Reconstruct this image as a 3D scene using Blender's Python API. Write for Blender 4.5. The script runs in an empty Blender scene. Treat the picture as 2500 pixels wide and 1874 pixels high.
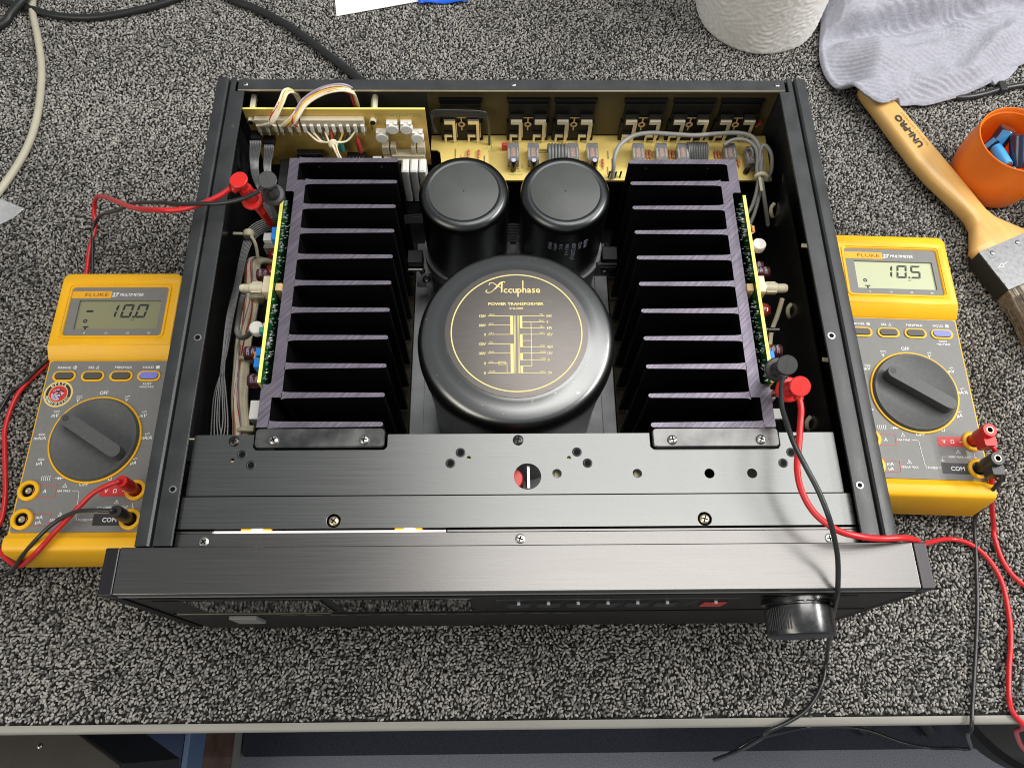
import bpy, math, random
import numpy as np
from mathutils import Vector, Matrix, noise
from mathutils.geometry import tessellate_polygon
random.seed(7); rng = np.random.default_rng(7)
S = bpy.context.scene; COL = S.collection; PI = math.pi; R = math.radians
MM = 0.001

# ------------------------------------------------------------------ camera
def make_camera():
    cd = bpy.data.cameras.new('camera'); cam = bpy.data.objects.new('camera', cd); COL.objects.link(cam)
    p, yw, ro = R(66.54648), R(2.35881), R(1.94435)
    fw = Vector((math.sin(yw)*math.cos(p), math.cos(yw)*math.cos(p), -math.sin(p)))
    rt = Vector((math.cos(yw), -math.sin(yw), 0)); up = rt.cross(fw)
    r2 = rt*math.cos(ro)+up*math.sin(ro); u2 = -rt*math.sin(ro)+up*math.cos(ro)
    m = Matrix((r2, u2, -fw)).transposed().to_4x4()
    m.translation = Vector((-11.5325, -71.6486, 624.7733))*MM
    cam.matrix_world = m
    cd.sensor_width = 36; cd.lens = 1945.24/2500*36; cd.clip_start = .01; cd.clip_end = 30
    S.camera = cam
make_camera()
# ------------------------------------------------------------------ world, lamps, exposure
W = bpy.data.worlds.new('World'); S.world = W; W.use_nodes = True
W.node_tree.nodes['Background'].inputs[0].default_value = (.93, .97, 1, 1)
W.node_tree.nodes['Background'].inputs[1].default_value = .32
def area(name, loc, target, sx, sy, power, col, rotfix=None):
    l = bpy.data.lights.new(name, 'AREA'); l.shape = 'RECTANGLE'; l.size = sx; l.size_y = sy
    l.energy = power; l.color = col
    o = bpy.data.objects.new(name, l); COL.objects.link(o); o.location = loc
    d = Vector(target)-Vector(loc); o.rotation_euler = d.to_track_quat('-Z', 'Y').to_euler()
    return o
area('ceiling_tube_lamp', (1.75, .28, 1.45), (.25, .2, 0), 1.3, .05, 38, (1, .98, .95))
area('ceiling_panel_lamp', (.62, .8, 1.62), (.62, .8, 0), 1.6, .6, 13, (1, .985, .955))
area('overhead_lamp', (.44, .22, 1.62), (.44, .22, 0), 1.15, .4, 8.5, (1, .97, .93))
area('room_fill_light', (-1.3, -.9, 1.3), (-.2, .15, .1), 1.2, .9, 13, (1, .93, .8))  # unseen warm fill added at front left to brighten the left meter
S.view_settings.view_transform = 'Standard'; S.view_settings.look = 'None'
S.cycles.filter_width = 1.05
S.view_settings.exposure = 0; S.view_settings.gamma = 1; S.view_settings.use_curve_mapping = False

# ------------------------------------------------------------------ materials
def mat(name, col, rough=.5, metal=0, spec=.5, var=0, vscale=60, bump=0, bscale=300, st=(1, 1, 1), rvar=0,
        rot=0, trans=0, alpha=1, coat=0, emit=None, sheen=0, col2=None, detail=3, dust=None):
    m = bpy.data.materials.new(name); m.use_nodes = True; nt = m.node_tree; n = nt.nodes; L = nt.links
    b = n['Principled BSDF']
    b.inputs['Base Color'].default_value = (*col, 1); b.inputs['Roughness'].default_value = rough
    b.inputs['Metallic'].default_value = metal; b.inputs['Specular IOR Level'].default_value = spec
    b.inputs['Transmission Weight'].default_value = trans; b.inputs['Alpha'].default_value = alpha
    b.inputs['Coat Weight'].default_value = coat; b.inputs['Sheen Weight'].default_value = sheen
    if emit: b.inputs['Emission Color'].default_value = (*emit[0], 1); b.inputs['Emission Strength'].default_value = emit[1]
    if var or bump or rvar or dust:
        tc = n.new('ShaderNodeTexCoord'); mp = n.new('ShaderNodeMapping')
        mp.inputs['Scale'].default_value = st; m0 = n.new('ShaderNodeMapping'); m0.inputs['Rotation'].default_value = (0, 0, rot)
        L.new(tc.outputs['Object'], m0.inputs['Vector']); L.new(m0.outputs['Vector'], mp.inputs['Vector'])
        def nz(sc):
            t = n.new('ShaderNodeTexNoise'); t.inputs['Scale'].default_value = sc; t.inputs['Detail'].default_value = detail
            L.new(mp.outputs['Vector'], t.inputs['Vector']); return t
        if var or rvar:
            t = nz(vscale)
        if var:
            r = n.new('ShaderNodeMix'); r.data_type = 'RGBA'
            c1 = [max(0, c*(1-var)) for c in col]; c2 = col2 or [min(1, c*(1+var)) for c in col]
            r.inputs[6].default_value = (*c1, 1); r.inputs[7].default_value = (*c2, 1)
            mr = n.new('ShaderNodeMapRange'); mr.inputs[1].default_value = .3; mr.inputs[2].default_value = .7
            L.new(t.outputs['Fac'], mr.inputs[0]); L.new(mr.outputs[0], r.inputs[0]); L.new(r.outputs[2], b.inputs['Base Color'])
        if dust:
            d = nz(dust[0]); mr = n.new('ShaderNodeMapRange'); mr.inputs[1].default_value = dust[1]; mr.inputs[2].default_value = dust[1]+.05; mr.inputs[4].default_value = dust[2]
            L.new(d.outputs['Fac'], mr.inputs[0]); mx = n.new('ShaderNodeMix'); mx.data_type = 'RGBA'; mx.inputs[6].default_value = (*col, 1); mx.inputs[7].default_value = (.55, .53, .5, 1)
            if var: L.new(r.outputs[2], mx.inputs[6])
            L.new(mr.outputs[0], mx.inputs[0]); L.new(mx.outputs[2], b.inputs['Base Color'])
        if rvar:
            mr = n.new('ShaderNodeMapRange'); mr.inputs[1].default_value = .3; mr.inputs[2].default_value = .7
            mr.inputs[3].default_value = rough-rvar; mr.inputs[4].default_value = rough+rvar
            L.new(t.outputs['Fac'], mr.inputs[0]); L.new(mr.outputs[0], b.inputs['Roughness'])
        if bump:
            t2 = nz(bscale); bp = n.new('ShaderNodeBump'); bp.inputs['Strength'].default_value = bump
            bp.inputs['Distance'].default_value = .0006
            L.new(t2.outputs['Fac'], bp.inputs['Height']); L.new(bp.outputs[0], b.inputs['Normal'])
    return m
M = dict(
 black=mat('black_paint', (.014, .015, .016), .42, var=.3, bump=.15, bscale=900, rvar=.08),
 rail=mat('rail_black_paint', (.032, .034, .036), .4, dust=(620, .755, .3), spec=.5, bump=.25, bscale=1500, var=.2, rvar=.06),
 deck=mat('brushed_black_anodised', (.172, .177, .173), .3, 1, var=.045, vscale=60, bump=.012, bscale=60, st=(.25, 55, 55), rvar=.04),
 panel=mat('brushed_front_anodised', (.172, .167, .163), .29, 1, var=.045, vscale=60, bump=.012, bscale=60, st=(.25, 70, 70), rvar=.04),
 cheek=mat('brushed_cheek', (.06, .056, .06), .38, 1, var=.15, vscale=60, bump=.012, bscale=60, st=(60, .5, 60)),
 fascia=mat('fascia_black', (.008, .008, .008), .4, 0, .12, var=.25, vscale=60, st=(60, 60, .5), bump=.08, bscale=80),
 glass=mat('dark_glass', (.006, .006, .006), .05, spec=.6),
 gloss=mat('gloss_black', (.011, .0115, .012), .27, coat=.15),
 can=mat('capacitor_can', (.085, .088, .09), .3, 1), sock=mat('socket_black', (.005, .005, .005), .5, spec=.3),
 capdisc=mat('cap_disc_grey', (.075, .08, .078), .5, dust=(520, .74, .35), var=.08, bump=.1, bscale=900),
 trans=mat('transformer_black', (.2, .205, .205), .31, 1, dust=(380, .69, .6), bump=.008, bscale=900),
 translabel=mat('label_grey', (.17, .155, .145), .42, .75, var=.12, vscale=70, st=(1, 40, 1)),
 gold=mat('gold_print', (.78, .66, .27), .5),
 cutalu=mat('sawn_violet_aluminium', (.175, .155, .195), .42, .75, var=.32, vscale=90, st=(11, .6, 1), rot=R(42), bump=.02, bscale=160),
 sink=mat('heatsink_black', (.0022, .0022, .0026), .6, spec=.12),
 steel=mat('steel_screw', (.5, .49, .46), .3, 1, var=.2, vscale=900),
 dsteel=mat('dark_screw', (.09, .085, .08), .35, 1, var=.3, vscale=900),
 gilt=mat('gilt_screw', (.72, .64, .42), .3, 1, var=.15, vscale=900),
 chrome=mat('bright_contact', (.84, .76, .58), .35, .55),
 plate=mat('zinc_plate', (.30, .31, .315), .5, .6, var=.15, vscale=60, bump=.1, bscale=900),
 foam=mat('brown_foam', (.05, .042, .03), .95, spec=.1, var=.4, vscale=150, bump=.5, bscale=400),
 pcb=mat('phenolic_board', (.66, .44, .11), .45, var=.07, vscale=40),
 pcb2=mat('phenolic_lit', (.86, .66, .20), .45, var=.05, vscale=40),  # lit copy of the phenolic board, brighter light put into its colour
 pcbedge=mat('yellow_board_edge', (.86, .80, .17), .45),
 solder=mat('green_solder_side', (.006, .055, .014), .3, var=.7, vscale=300, st=(1, 1, .3)),
 tin=mat('solder_tin', (.85, .86, .84), .22, 1),
 ivory=mat('ivory_plastic', (.74, .68, .50), .42, var=.06, vscale=200),
 white=mat('white_plastic', (.83, .82, .77), .4, var=.04, vscale=200),
 clearw=mat('clear_nylon', (.88, .80, .6), .2, trans=.45, spec=.6),
 relay=mat('relay_clear', (.72, .74, .78), .12, trans=.8, spec=.6),
 coil=mat('orange_coil', (.86, .40, .22), .45, var=.2, vscale=900, st=(1, 6, 1)),
 grey=mat('grey_sheath', (.27, .27, .25), .45, var=.06, vscale=100),
 greyrib=mat('ribbon_grey', (.14, .145, .145), .38, spec=.6),
 blackrib=mat('ribbon_black', (.03, .03, .031), .3, spec=.7),
 wirewhite=mat('white_wire', (.86, .78, .58), .5, var=.06, vscale=150),
 wirered=mat('red_wire', (.5, .05, .04), .4), wireor=mat('orange_wire', (.85, .45, .08), .4),
 wireblk=mat('black_wire', (.02, .02, .02), .4), wiregrn=mat('green_wire', (.1, .5, .35), .4),
 wireyel=mat('yellow_wire', (.80, .62, .2), .4), wirevio=mat('violet_wire', (.35, .28, .38), .4),
 maroon=mat('maroon_sleeve', (.105, .028, .032), .3, spec=.6),
 film=mat('dark_red_film', (.17, .015, .012), .12, coat=.5),
 blue=mat('blue_trimmer', (.015, .22, .72), .35), teal=mat('teal_resistor', (.05, .3, .24), .45),
 redc=mat('red_capacitor', (.6, .07, .06), .35), orres=mat('orange_resistor', (.80, .36, .12), .45),
 wood=mat('wood_spacer', (.62, .42, .2), .6),
 silk=mat('green_silk', (.12, .42, .16), .6), silkr=mat('red_silk', (.75, .35, .16), .6), trace=mat('jumper_wire', (.45, .42, .33), .35, .8),
 tanp=mat('rear_tan_shaded', (.075, .055, .02), .6),  # tan darkened so its colour carries the shade under the rear lip
 cream=mat('cream_clamp', (.72, .67, .47), .5),
 braid=mat('braided_sleeve', (.03, .03, .03), .8, bump=.8, bscale=900),
 yellow=mat('meter_yellow', (.94, .49, .009), .38, spec=.45, bump=.06, bscale=700, var=.06, vscale=22, rvar=.06),
 orange=mat('badge_orange', (.86, .42, .02), .4),
 mface=mat('meter_grey', (.2, .197, .188), .5, var=.04, vscale=300),
 mdark=mat('meter_dark_grey', (.092, .095, .094), .52, bump=.12, bscale=1500, var=.1, vscale=400),
 mbtn=mat('meter_button', (.085, .083, .075), .5), lav=mat('lavender_button', (.22, .24, .72), .45),
 lcd1=mat('lcd_shaded', (.27, .265, .15), .22), lcd2=mat('lcd_lit', (.54, .57, .37), .22),  # light put into the screen colours: left one shaded, right one lit
 lcdink=mat('lcd_ink', (.02, .025, .03), .4),
 pmark=mat('grey_print', (.16, .16, .16), .5), smoke=mat('bracket_steel', (.14, .14, .138), .24, .9, var=.3, vscale=70, rvar=.08),
 print=mat('white_print', (.86, .86, .84), .5), redp=mat('red_print', (.62, .035, .035), .45), pink=mat('red_outline', (.55, .12, .1), .5),
 blkp=mat('black_print', (.03, .03, .03), .5), brownp=mat('brown_print', (.22, .09, .01), .5),
 redlead=mat('red_pvc', (.62, .018, .022), .3, spec=.5), redplug=mat('red_plastic', (.66, .022, .018), .32),
 blklead=mat('black_pvc', (.018, .0185, .019), .32, spec=.6), blkplug=mat('black_plastic', (.03, .03, .031), .36, bump=.1, bscale=900),
 power=mat('black_rubber', (.016, .017, .017), .38, spec=.5, bump=.1, bscale=900), beige=mat('beige_pvc', (.47, .44, .34), .5, var=.05),
 lacq=mat('lacquered_wood', (.72, .43, .135), .33, var=.10, vscale=9, st=(14, .8, 14), coat=.3, bump=.04, bscale=200),
 ferr=mat('ferrule_steel', (.27, .275, .28), .4, 1, var=.05, vscale=300, rvar=.08),
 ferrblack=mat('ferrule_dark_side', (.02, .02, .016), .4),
 bristle=mat('grey_bristle', (.27, .225, .175), .5, var=.45, vscale=300),
 cup=mat('orange_plastic', (.86, .19, .012), .33, var=.05, vscale=40, bump=.02, bscale=150),
 navy=mat('navy_sleeve', (.012, .02, .05), .22, coat=.4), sky=mat('blue_sleeve', (.05, .35, .75), .35),
 lilac=mat('pale_sleeve', (.5, .52, .68), .4), paper=mat('white_paper', (.86, .86, .86), .7),
 bluefoil=mat('blue_plastic', (.02, .13, .75), .25, bump=.3, bscale=40),
 towel=mat('tissue_paper', (.80, .785, .75), .85, spec=.2),
 strip=mat('edge_strip', (.29, .28, .25), .45, var=.1, vscale=40, st=(.3, 1, 1), bump=.2, bscale=250),
 cabinet=mat('cabinet_brown', (.036, .031, .025), .6, var=.1, vscale=40, bump=.2, bscale=300),
 floorm=mat('floor_carpet', (.23, .24, .28), .95, spec=.1, var=.25, vscale=500, bump=.6, bscale=500),
 shadowm=mat('navy_floor_shadow', (.042, .046, .062), .95, spec=.1, var=.25, vscale=500, bump=.6, bscale=500),
 bluebox=mat('blue_box', (.01, .025, .08), .4), bronze=mat('bronze_box', (.15, .085, .06), .18, .3, var=.4, vscale=25),
 lightedge=mat('pale_blue_edge', (.09, .15, .26), .4), glow=mat('warm_lamp', (.5, .12, .01), .4, emit=((1, .27, .015), 2.6)),
 hot=mat('hot_filament', (.6, .3, .1), .4, emit=((1, .5, .11), 20)),
 sidep=mat('side_black', (.008, .008, .008), .5, spec=.12), doorm=mat('door_black', (.012, .012, .012), .4, spec=.12, var=.3, vscale=60, st=(60, 60, .5)),
 stripw=mat('white_diffuser', (.85, .83, .8), .5, emit=((1, .86, .82), .3)),
 knob=mat('knob_black', (.12, .12, .12), .26, 1, rvar=.05, vscale=300),
 knobface=mat('knob_face', (.1, .1, .105), .45, .5), redbtn=mat('red_button', (.6, .03, .015), .4),
 ind=mat('indicator', (.6, .6, .6), .3), latch=mat('grey_latch', (.22, .22, .21), .5),
)
def bag_mat():
    m = mat('clear_film', (.8, .82, .84), .12, spec=.8, alpha=.32, bump=.6, bscale=45); return m
M['bag'] = bag_mat()

# ------------------------------------------------------------------ mesh builder (all millimetres)
class MB:
    def __init__(s, *mats):
        s.v = []; s.f = []; s.mi = []; s.mats = [M[m] if isinstance(m, str) else m for m in mats]; s.cur = 0; s.xf = Matrix.Identity(4)
    def use(s, m):
        m = M[m]
        if m not in s.mats: s.mats.append(m)
        s.cur = s.mats.index(m); return s
    def add(s, vs, fs):
        o = len(s.v); xf = s.xf
        s.v += [xf @ Vector(p) for p in vs]
        for f in fs: s.f.append(tuple(o+i for i in f)); s.mi.append(s.cur)
        return s
    def box(s, x0, y0, z0, x1, y1, z1):
        v = [(x, y, z) for z in (z0, z1) for y in (y0, y1) for x in (x0, x1)]
        return s.add(v, [(0, 2, 3, 1), (4, 5, 7, 6), (0, 1, 5, 4), (2, 6, 7, 3), (0, 4, 6, 2), (1, 3, 7, 5)])
    def plate(s, out, holes, z0, z1):
        loops = [list(out)]+[list(h) for h in holes]
        tri = tessellate_polygon([[Vector((p[0], p[1], 0)) for p in l] for l in loops])
        flat = [p for l in loops for p in l]; n = len(flat)
        v = [(p[0], p[1], z0) for p in flat]+[(p[0], p[1], z1) for p in flat]
        f = [tuple(t) for t in tri]+[tuple(n+i for i in reversed(t)) for t in tri]
        k = 0
        for l in loops:
            m = len(l)
            for i in range(m):
                a, b = k+i, k+(i+1) % m; f.append((a, b, n+b, n+a))
            k += m
        return s.add(v, f)
    def chplate(s, out, holes, z0, z1, c=.5):
        def off(l, d):
            l = [Vector(p[:2]) for p in l]; n = len(l); o = []
            ar = sum(l[i].x*l[(i+1) % n].y-l[(i+1) % n].x*l[i].y for i in range(n)); sg = 1 if ar > 0 else -1
            for i in range(n):
                a, b = (l[i]-l[i-1]), (l[(i+1) % n]-l[i])
                if a.length < 1e-6: a = b
                if b.length < 1e-6: b = a
                a.normalize(); b.normalize(); m = Vector((-(a.y+b.y), a.x+b.x))*sg
                m = m.normalized() if m.length > 1e-6 else Vector((-a.y, a.x))*sg
                k = max(.5, m.dot(Vector((-a.y, a.x))*sg)); o.append(l[i]+m*(d/k))
            return o
        L0 = [list(out)]+[list(h) for h in holes]; L1 = [off(out, c)]+[off(h, -c) for h in holes]
        tri = tessellate_polygon([[Vector((p[0], p[1], 0)) for p in l] for l in L1])
        f0 = [p for l in L0 for p in l]; f1 = [p for l in L1 for p in l]; n = len(f0)
        v = [(p[0], p[1], z0) for p in f0]+[(p[0], p[1], z1-c) for p in f0]+[(p[0], p[1], z1) for p in f1]
        f = [tuple(2*n+i for i in reversed(t)) for t in tri]+[tuple(t) for t in tri]; k = 0
        for l in L0:
            m = len(l)
            for i in range(m):
                a, b = k+i, k+(i+1) % m; f += [(a, b, n+b, n+a), (n+a, n+b, 2*n+b, 2*n+a)]
            k += m
        return s.add(v, f)
    def flat(s, out, z):
        tri = tessellate_polygon([[Vector((p[0], p[1], 0)) for p in out]])
        return s.add([(p[0], p[1], z) for p in out], [tuple(t) for t in tri])
    def lathe(s, prof, c=(0, 0, 0), n=32, axis='Z', a0=0):
        v = []; f = []
        for (r, h) in prof:
            for i in range(n):
                a = a0+2*PI*i/n; x, y = r*math.cos(a), r*math.sin(a)
                p = (x, y, h) if axis == 'Z' else ((h, x, y) if axis == 'X' else (x, h, y))
                v.append((p[0]+c[0], p[1]+c[1], p[2]+c[2]))
        for k in range(len(prof)-1):
            for i in range(n):
                j = (i+1) % n; f.append((k*n+i, k*n+j, (k+1)*n+j, (k+1)*n+i))
        if prof[0][0] > 1e-6: f.append(tuple(range(n-1, -1, -1)))
        if prof[-1][0] > 1e-6: f.append(tuple((len(prof)-1)*n+i for i in range(n)))
        return s.add(v, f)
    def tube(s, pts, r, n=8, sub=5, flat=None, twist=0):
        P = smooth(pts, sub) if sub > 1 else [Vector(p) for p in pts]
        rs = r if isinstance(r, (list, tuple)) else [r]*len(P)
        if len(rs) != len(P): rs = [rs[min(len(rs)-1, int(i/(len(P)-1)*(len(rs)-1)+.5))] for i in range(len(P))]
        v = []; f = []; t0 = (P[1]-P[0]).normalized()
        nrm = t0.orthogonal().normalized() if abs(t0.z) > .9 else Vector((0, 0, 1)).cross(t0).normalized()
        for i, p in enumerate(P):
            t = (P[min(i+1, len(P)-1)]-P[max(i-1, 0)])
            t = t.normalized() if t.length > 1e-9 else t0
            nrm = (nrm-t*nrm.dot(t)); nrm = nrm.normalized() if nrm.length > 1e-6 else t.orthogonal().normalized()
            b = t.cross(nrm)
            for k in range(n):
                a = 2*PI*k/n; fx = flat if flat else 1
                v.append(p+nrm*(math.cos(a)*rs[i]*fx)+b*(math.sin(a)*rs[i]))
        for i in range(len(P)-1):
            for k in range(n):
                j = (k+1) % n; f.append((i*n+k, i*n+j, (i+1)*n+j, (i+1)*n+k))
        f.append(tuple(range(n-1, -1, -1))); f.append(tuple((len(P)-1)*n+k for k in range(n)))
        return s.add(v, f)
    def cyl(s, p0, p1, r, n=16, r1=None):
        return s.tube([p0, p1], [r, r if r1 is None else r1], n, 1)
    def loft(s, secs, cap=True):
        n = len(secs[0]); v = [p for q in secs for p in q]; f = []
        for k in range(len(secs)-1):
            for i in range(n):
                j = (i+1) % n; f.append((k*n+i, k*n+j, (k+1)*n+j, (k+1)*n+i))
        if cap: f.append(tuple(range(n-1, -1, -1))); f.append(tuple((len(secs)-1)*n+i for i in range(n)))
        return s.add(v, f)
    def text(s, t, x, y, z, size, align='C', ang=0, sx=1, shear=0, bold=0, fn=None):
        vs, fs = text_geo(t, bold)
        if not vs: return s
        xs = [p[0] for p in vs]; w0, w1 = min(xs), max(xs); ca, sa = math.cos(ang), math.sin(ang)
        ox = {'C': -(w0+w1)/2, 'L': -w0, 'R': -w1}[align]
        out = []
        for (a, b) in vs:
            u = (a+ox)*size*sx; q = (b-.36)*size; u += shear*q
            if fn: out.append(fn(u, q))
            else: out.append((x+u*ca-q*sa, y+u*sa+q*ca, z))
        return s.add(out, fs)
    def line(s, pts, w, z0):
        for (a, b) in zip(pts[:-1], pts[1:]):
            d = Vector((b[0]-a[0], b[1]-a[1])); d.normalize(); n = Vector((-d.y, d.x))*w/2; e = d*w/2*.98
            s.k = (getattr(s, 'k', 0)+1) % 24; z = z0+s.k*.004
            s.add([(a[0]-e.x+n.x, a[1]-e.y+n.y, z), (a[0]-e.x-n.x, a[1]-e.y-n.y, z), (b[0]+e.x-n.x, b[1]+e.y-n.y, z), (b[0]+e.x+n.x, b[1]+e.y+n.y, z)], [(0, 1, 2, 3)])
        return s
def smooth(pts, sub):
    P = [Vector(p) for p in pts]
    if len(P) < 3: return P
    out = []
    for i in range(len(P)-1):
        p0, p1, p2, p3 = P[max(i-1, 0)], P[i], P[i+1], P[min(i+2, len(P)-1)]
        for k in range(sub):
            t = k/sub
            out.append(.5*((2*p1)+(p2-p0)*t+(2*p0-5*p1+4*p2-p3)*t*t+(3*p1-p0-3*p2+p3)*t**3))
    out.append(P[-1]); return out
_tc = {}
def text_geo(t, bold=0):
    k = (t, bold)
    if k not in _tc:
        c = bpy.data.curves.new('t', 'FONT'); c.body = t; c.size = 1; c.resolution_u = 2; c.offset = bold
        o = bpy.data.objects.new('t', c); me = o.to_mesh()
        _tc[k] = ([(v.co.x, v.co.y) for v in me.vertices], [tuple(p.vertices) for p in me.polygons])
        o.to_mesh_clear(); bpy.data.objects.remove(o); bpy.data.curves.remove(c)
    return _tc[k]
def circ(cx, cy, r, n=24): return [(cx+r*math.cos(2*PI*i/n), cy+r*math.sin(2*PI*i/n)) for i in range(n)]
def rr(x0, y0, x1, y1, r, n=4):
    o = []
    for (cx, cy, a) in ((x1-r, y1-r, 0), (x0+r, y1-r, 90), (x0+r, y0+r, 180), (x1-r, y0+r, 270)):
        for i in range(n+1):
            t = R(a+90*i/n); o.append((cx+r*math.cos(t), cy+r*math.sin(t)))
    return o
ORG = {}
def obj(name, mb, parent=None, label=None, bevel=0, seg=2, angle=40, org=None, recalc=True, sm=True):
    me = bpy.data.meshes.new(name)
    xs = np.array([tuple(p) for p in mb.v])
    if org is None:
        lo, hi = xs.min(0), xs.max(0); org = Vector(((lo[0]+hi[0])/2, (lo[1]+hi[1])/2, lo[2]))
    org = Vector(org)
    me.from_pydata([tuple((p-org)*MM) for p in mb.v], [], mb.f)
    for m in mb.mats: me.materials.append(m)
    me.polygons.foreach_set('material_index', mb.mi)
    if recalc:
        import bmesh
        b = bmesh.new(); b.from_mesh(me); bmesh.ops.recalc_face_normals(b, faces=b.faces); b.to_mesh(me); b.free()
    if sm:
        me.polygons.foreach_set('use_smooth', [True]*len(me.polygons)); me.set_sharp_from_angle(angle=R(angle))
    me.update()
    o = bpy.data.objects.new(name, me); COL.objects.link(o)
    ORG[o] = org
    if parent: o.parent = parent; o.location = (org-ORG[parent])*MM
    else: o.location = org*MM
    if label: o['label'] = label
    if bevel:
        bv = o.modifiers.new('bevel', 'BEVEL'); bv.width = bevel*MM; bv.segments = seg; bv.limit_method = 'ANGLE'; bv.angle_limit = R(40); bv.harden_normals = True
    return o
def tag(o, label, cat, group=None, kind=None):
    if label: o['label'] = label
    if cat: o['category'] = cat
    if group: o['group'] = group
    if kind: o['kind'] = kind
    return o
def thing(name, label, cat, loc=(0, 0, 0), rotz=0, group=None, local=False):
    o = bpy.data.objects.new(name, None); COL.objects.link(o); o.empty_display_size = .02
    o.location = Vector(loc)*MM; o.rotation_euler = (0, 0, rotz)
    ORG[o] = Vector((0, 0, 0)) if local else Vector(loc)
    return tag(o, label, cat, group)
def clone(o, d, parent=None):
    c = o.copy(); COL.objects.link(c); c.parent = parent or o.parent; c.location = o.location+Vector(d)*MM; ORG[c] = ORG[o]+Vector(d)
    for ch in list(o.children):
        k = ch.copy(); COL.objects.link(k); k.parent = c; ORG[k] = ORG[ch]+Vector(d)
    return c
_SC = {}
def screw(parent, x, y, z, r=3.2, m='dsteel', h=1.6, name='screw'):
    k = (r, m, h, name)
    if k not in _SC:
        b = MB(m); b.lathe([(r, 0), (r, h*.35), (r*.86, h*.8), (r*.55, h), (0.001, h)], n=20)
        b.use('sink'); b.box(-r*.62, -r*.13, h*.7, r*.62, r*.13, h+.05); b.box(-r*.13, -r*.62, h*.7, r*.13, r*.62, h+.06)
        o = obj(name, b, org=(0, 0, 0), angle=50); o.rotation_euler.z = .4; _SC[k] = o.data; COL.objects.unlink(o); bpy.data.objects.remove(o)
    o = bpy.data.objects.new(name, _SC[k]); COL.objects.link(o); o.parent = parent; p = Vector((x, y, z)); ORG[o] = p
    o.location = (p-ORG[parent])*MM; o.rotation_euler.z = (x*7.3+y*3.1) % 1.5
    return o

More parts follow.
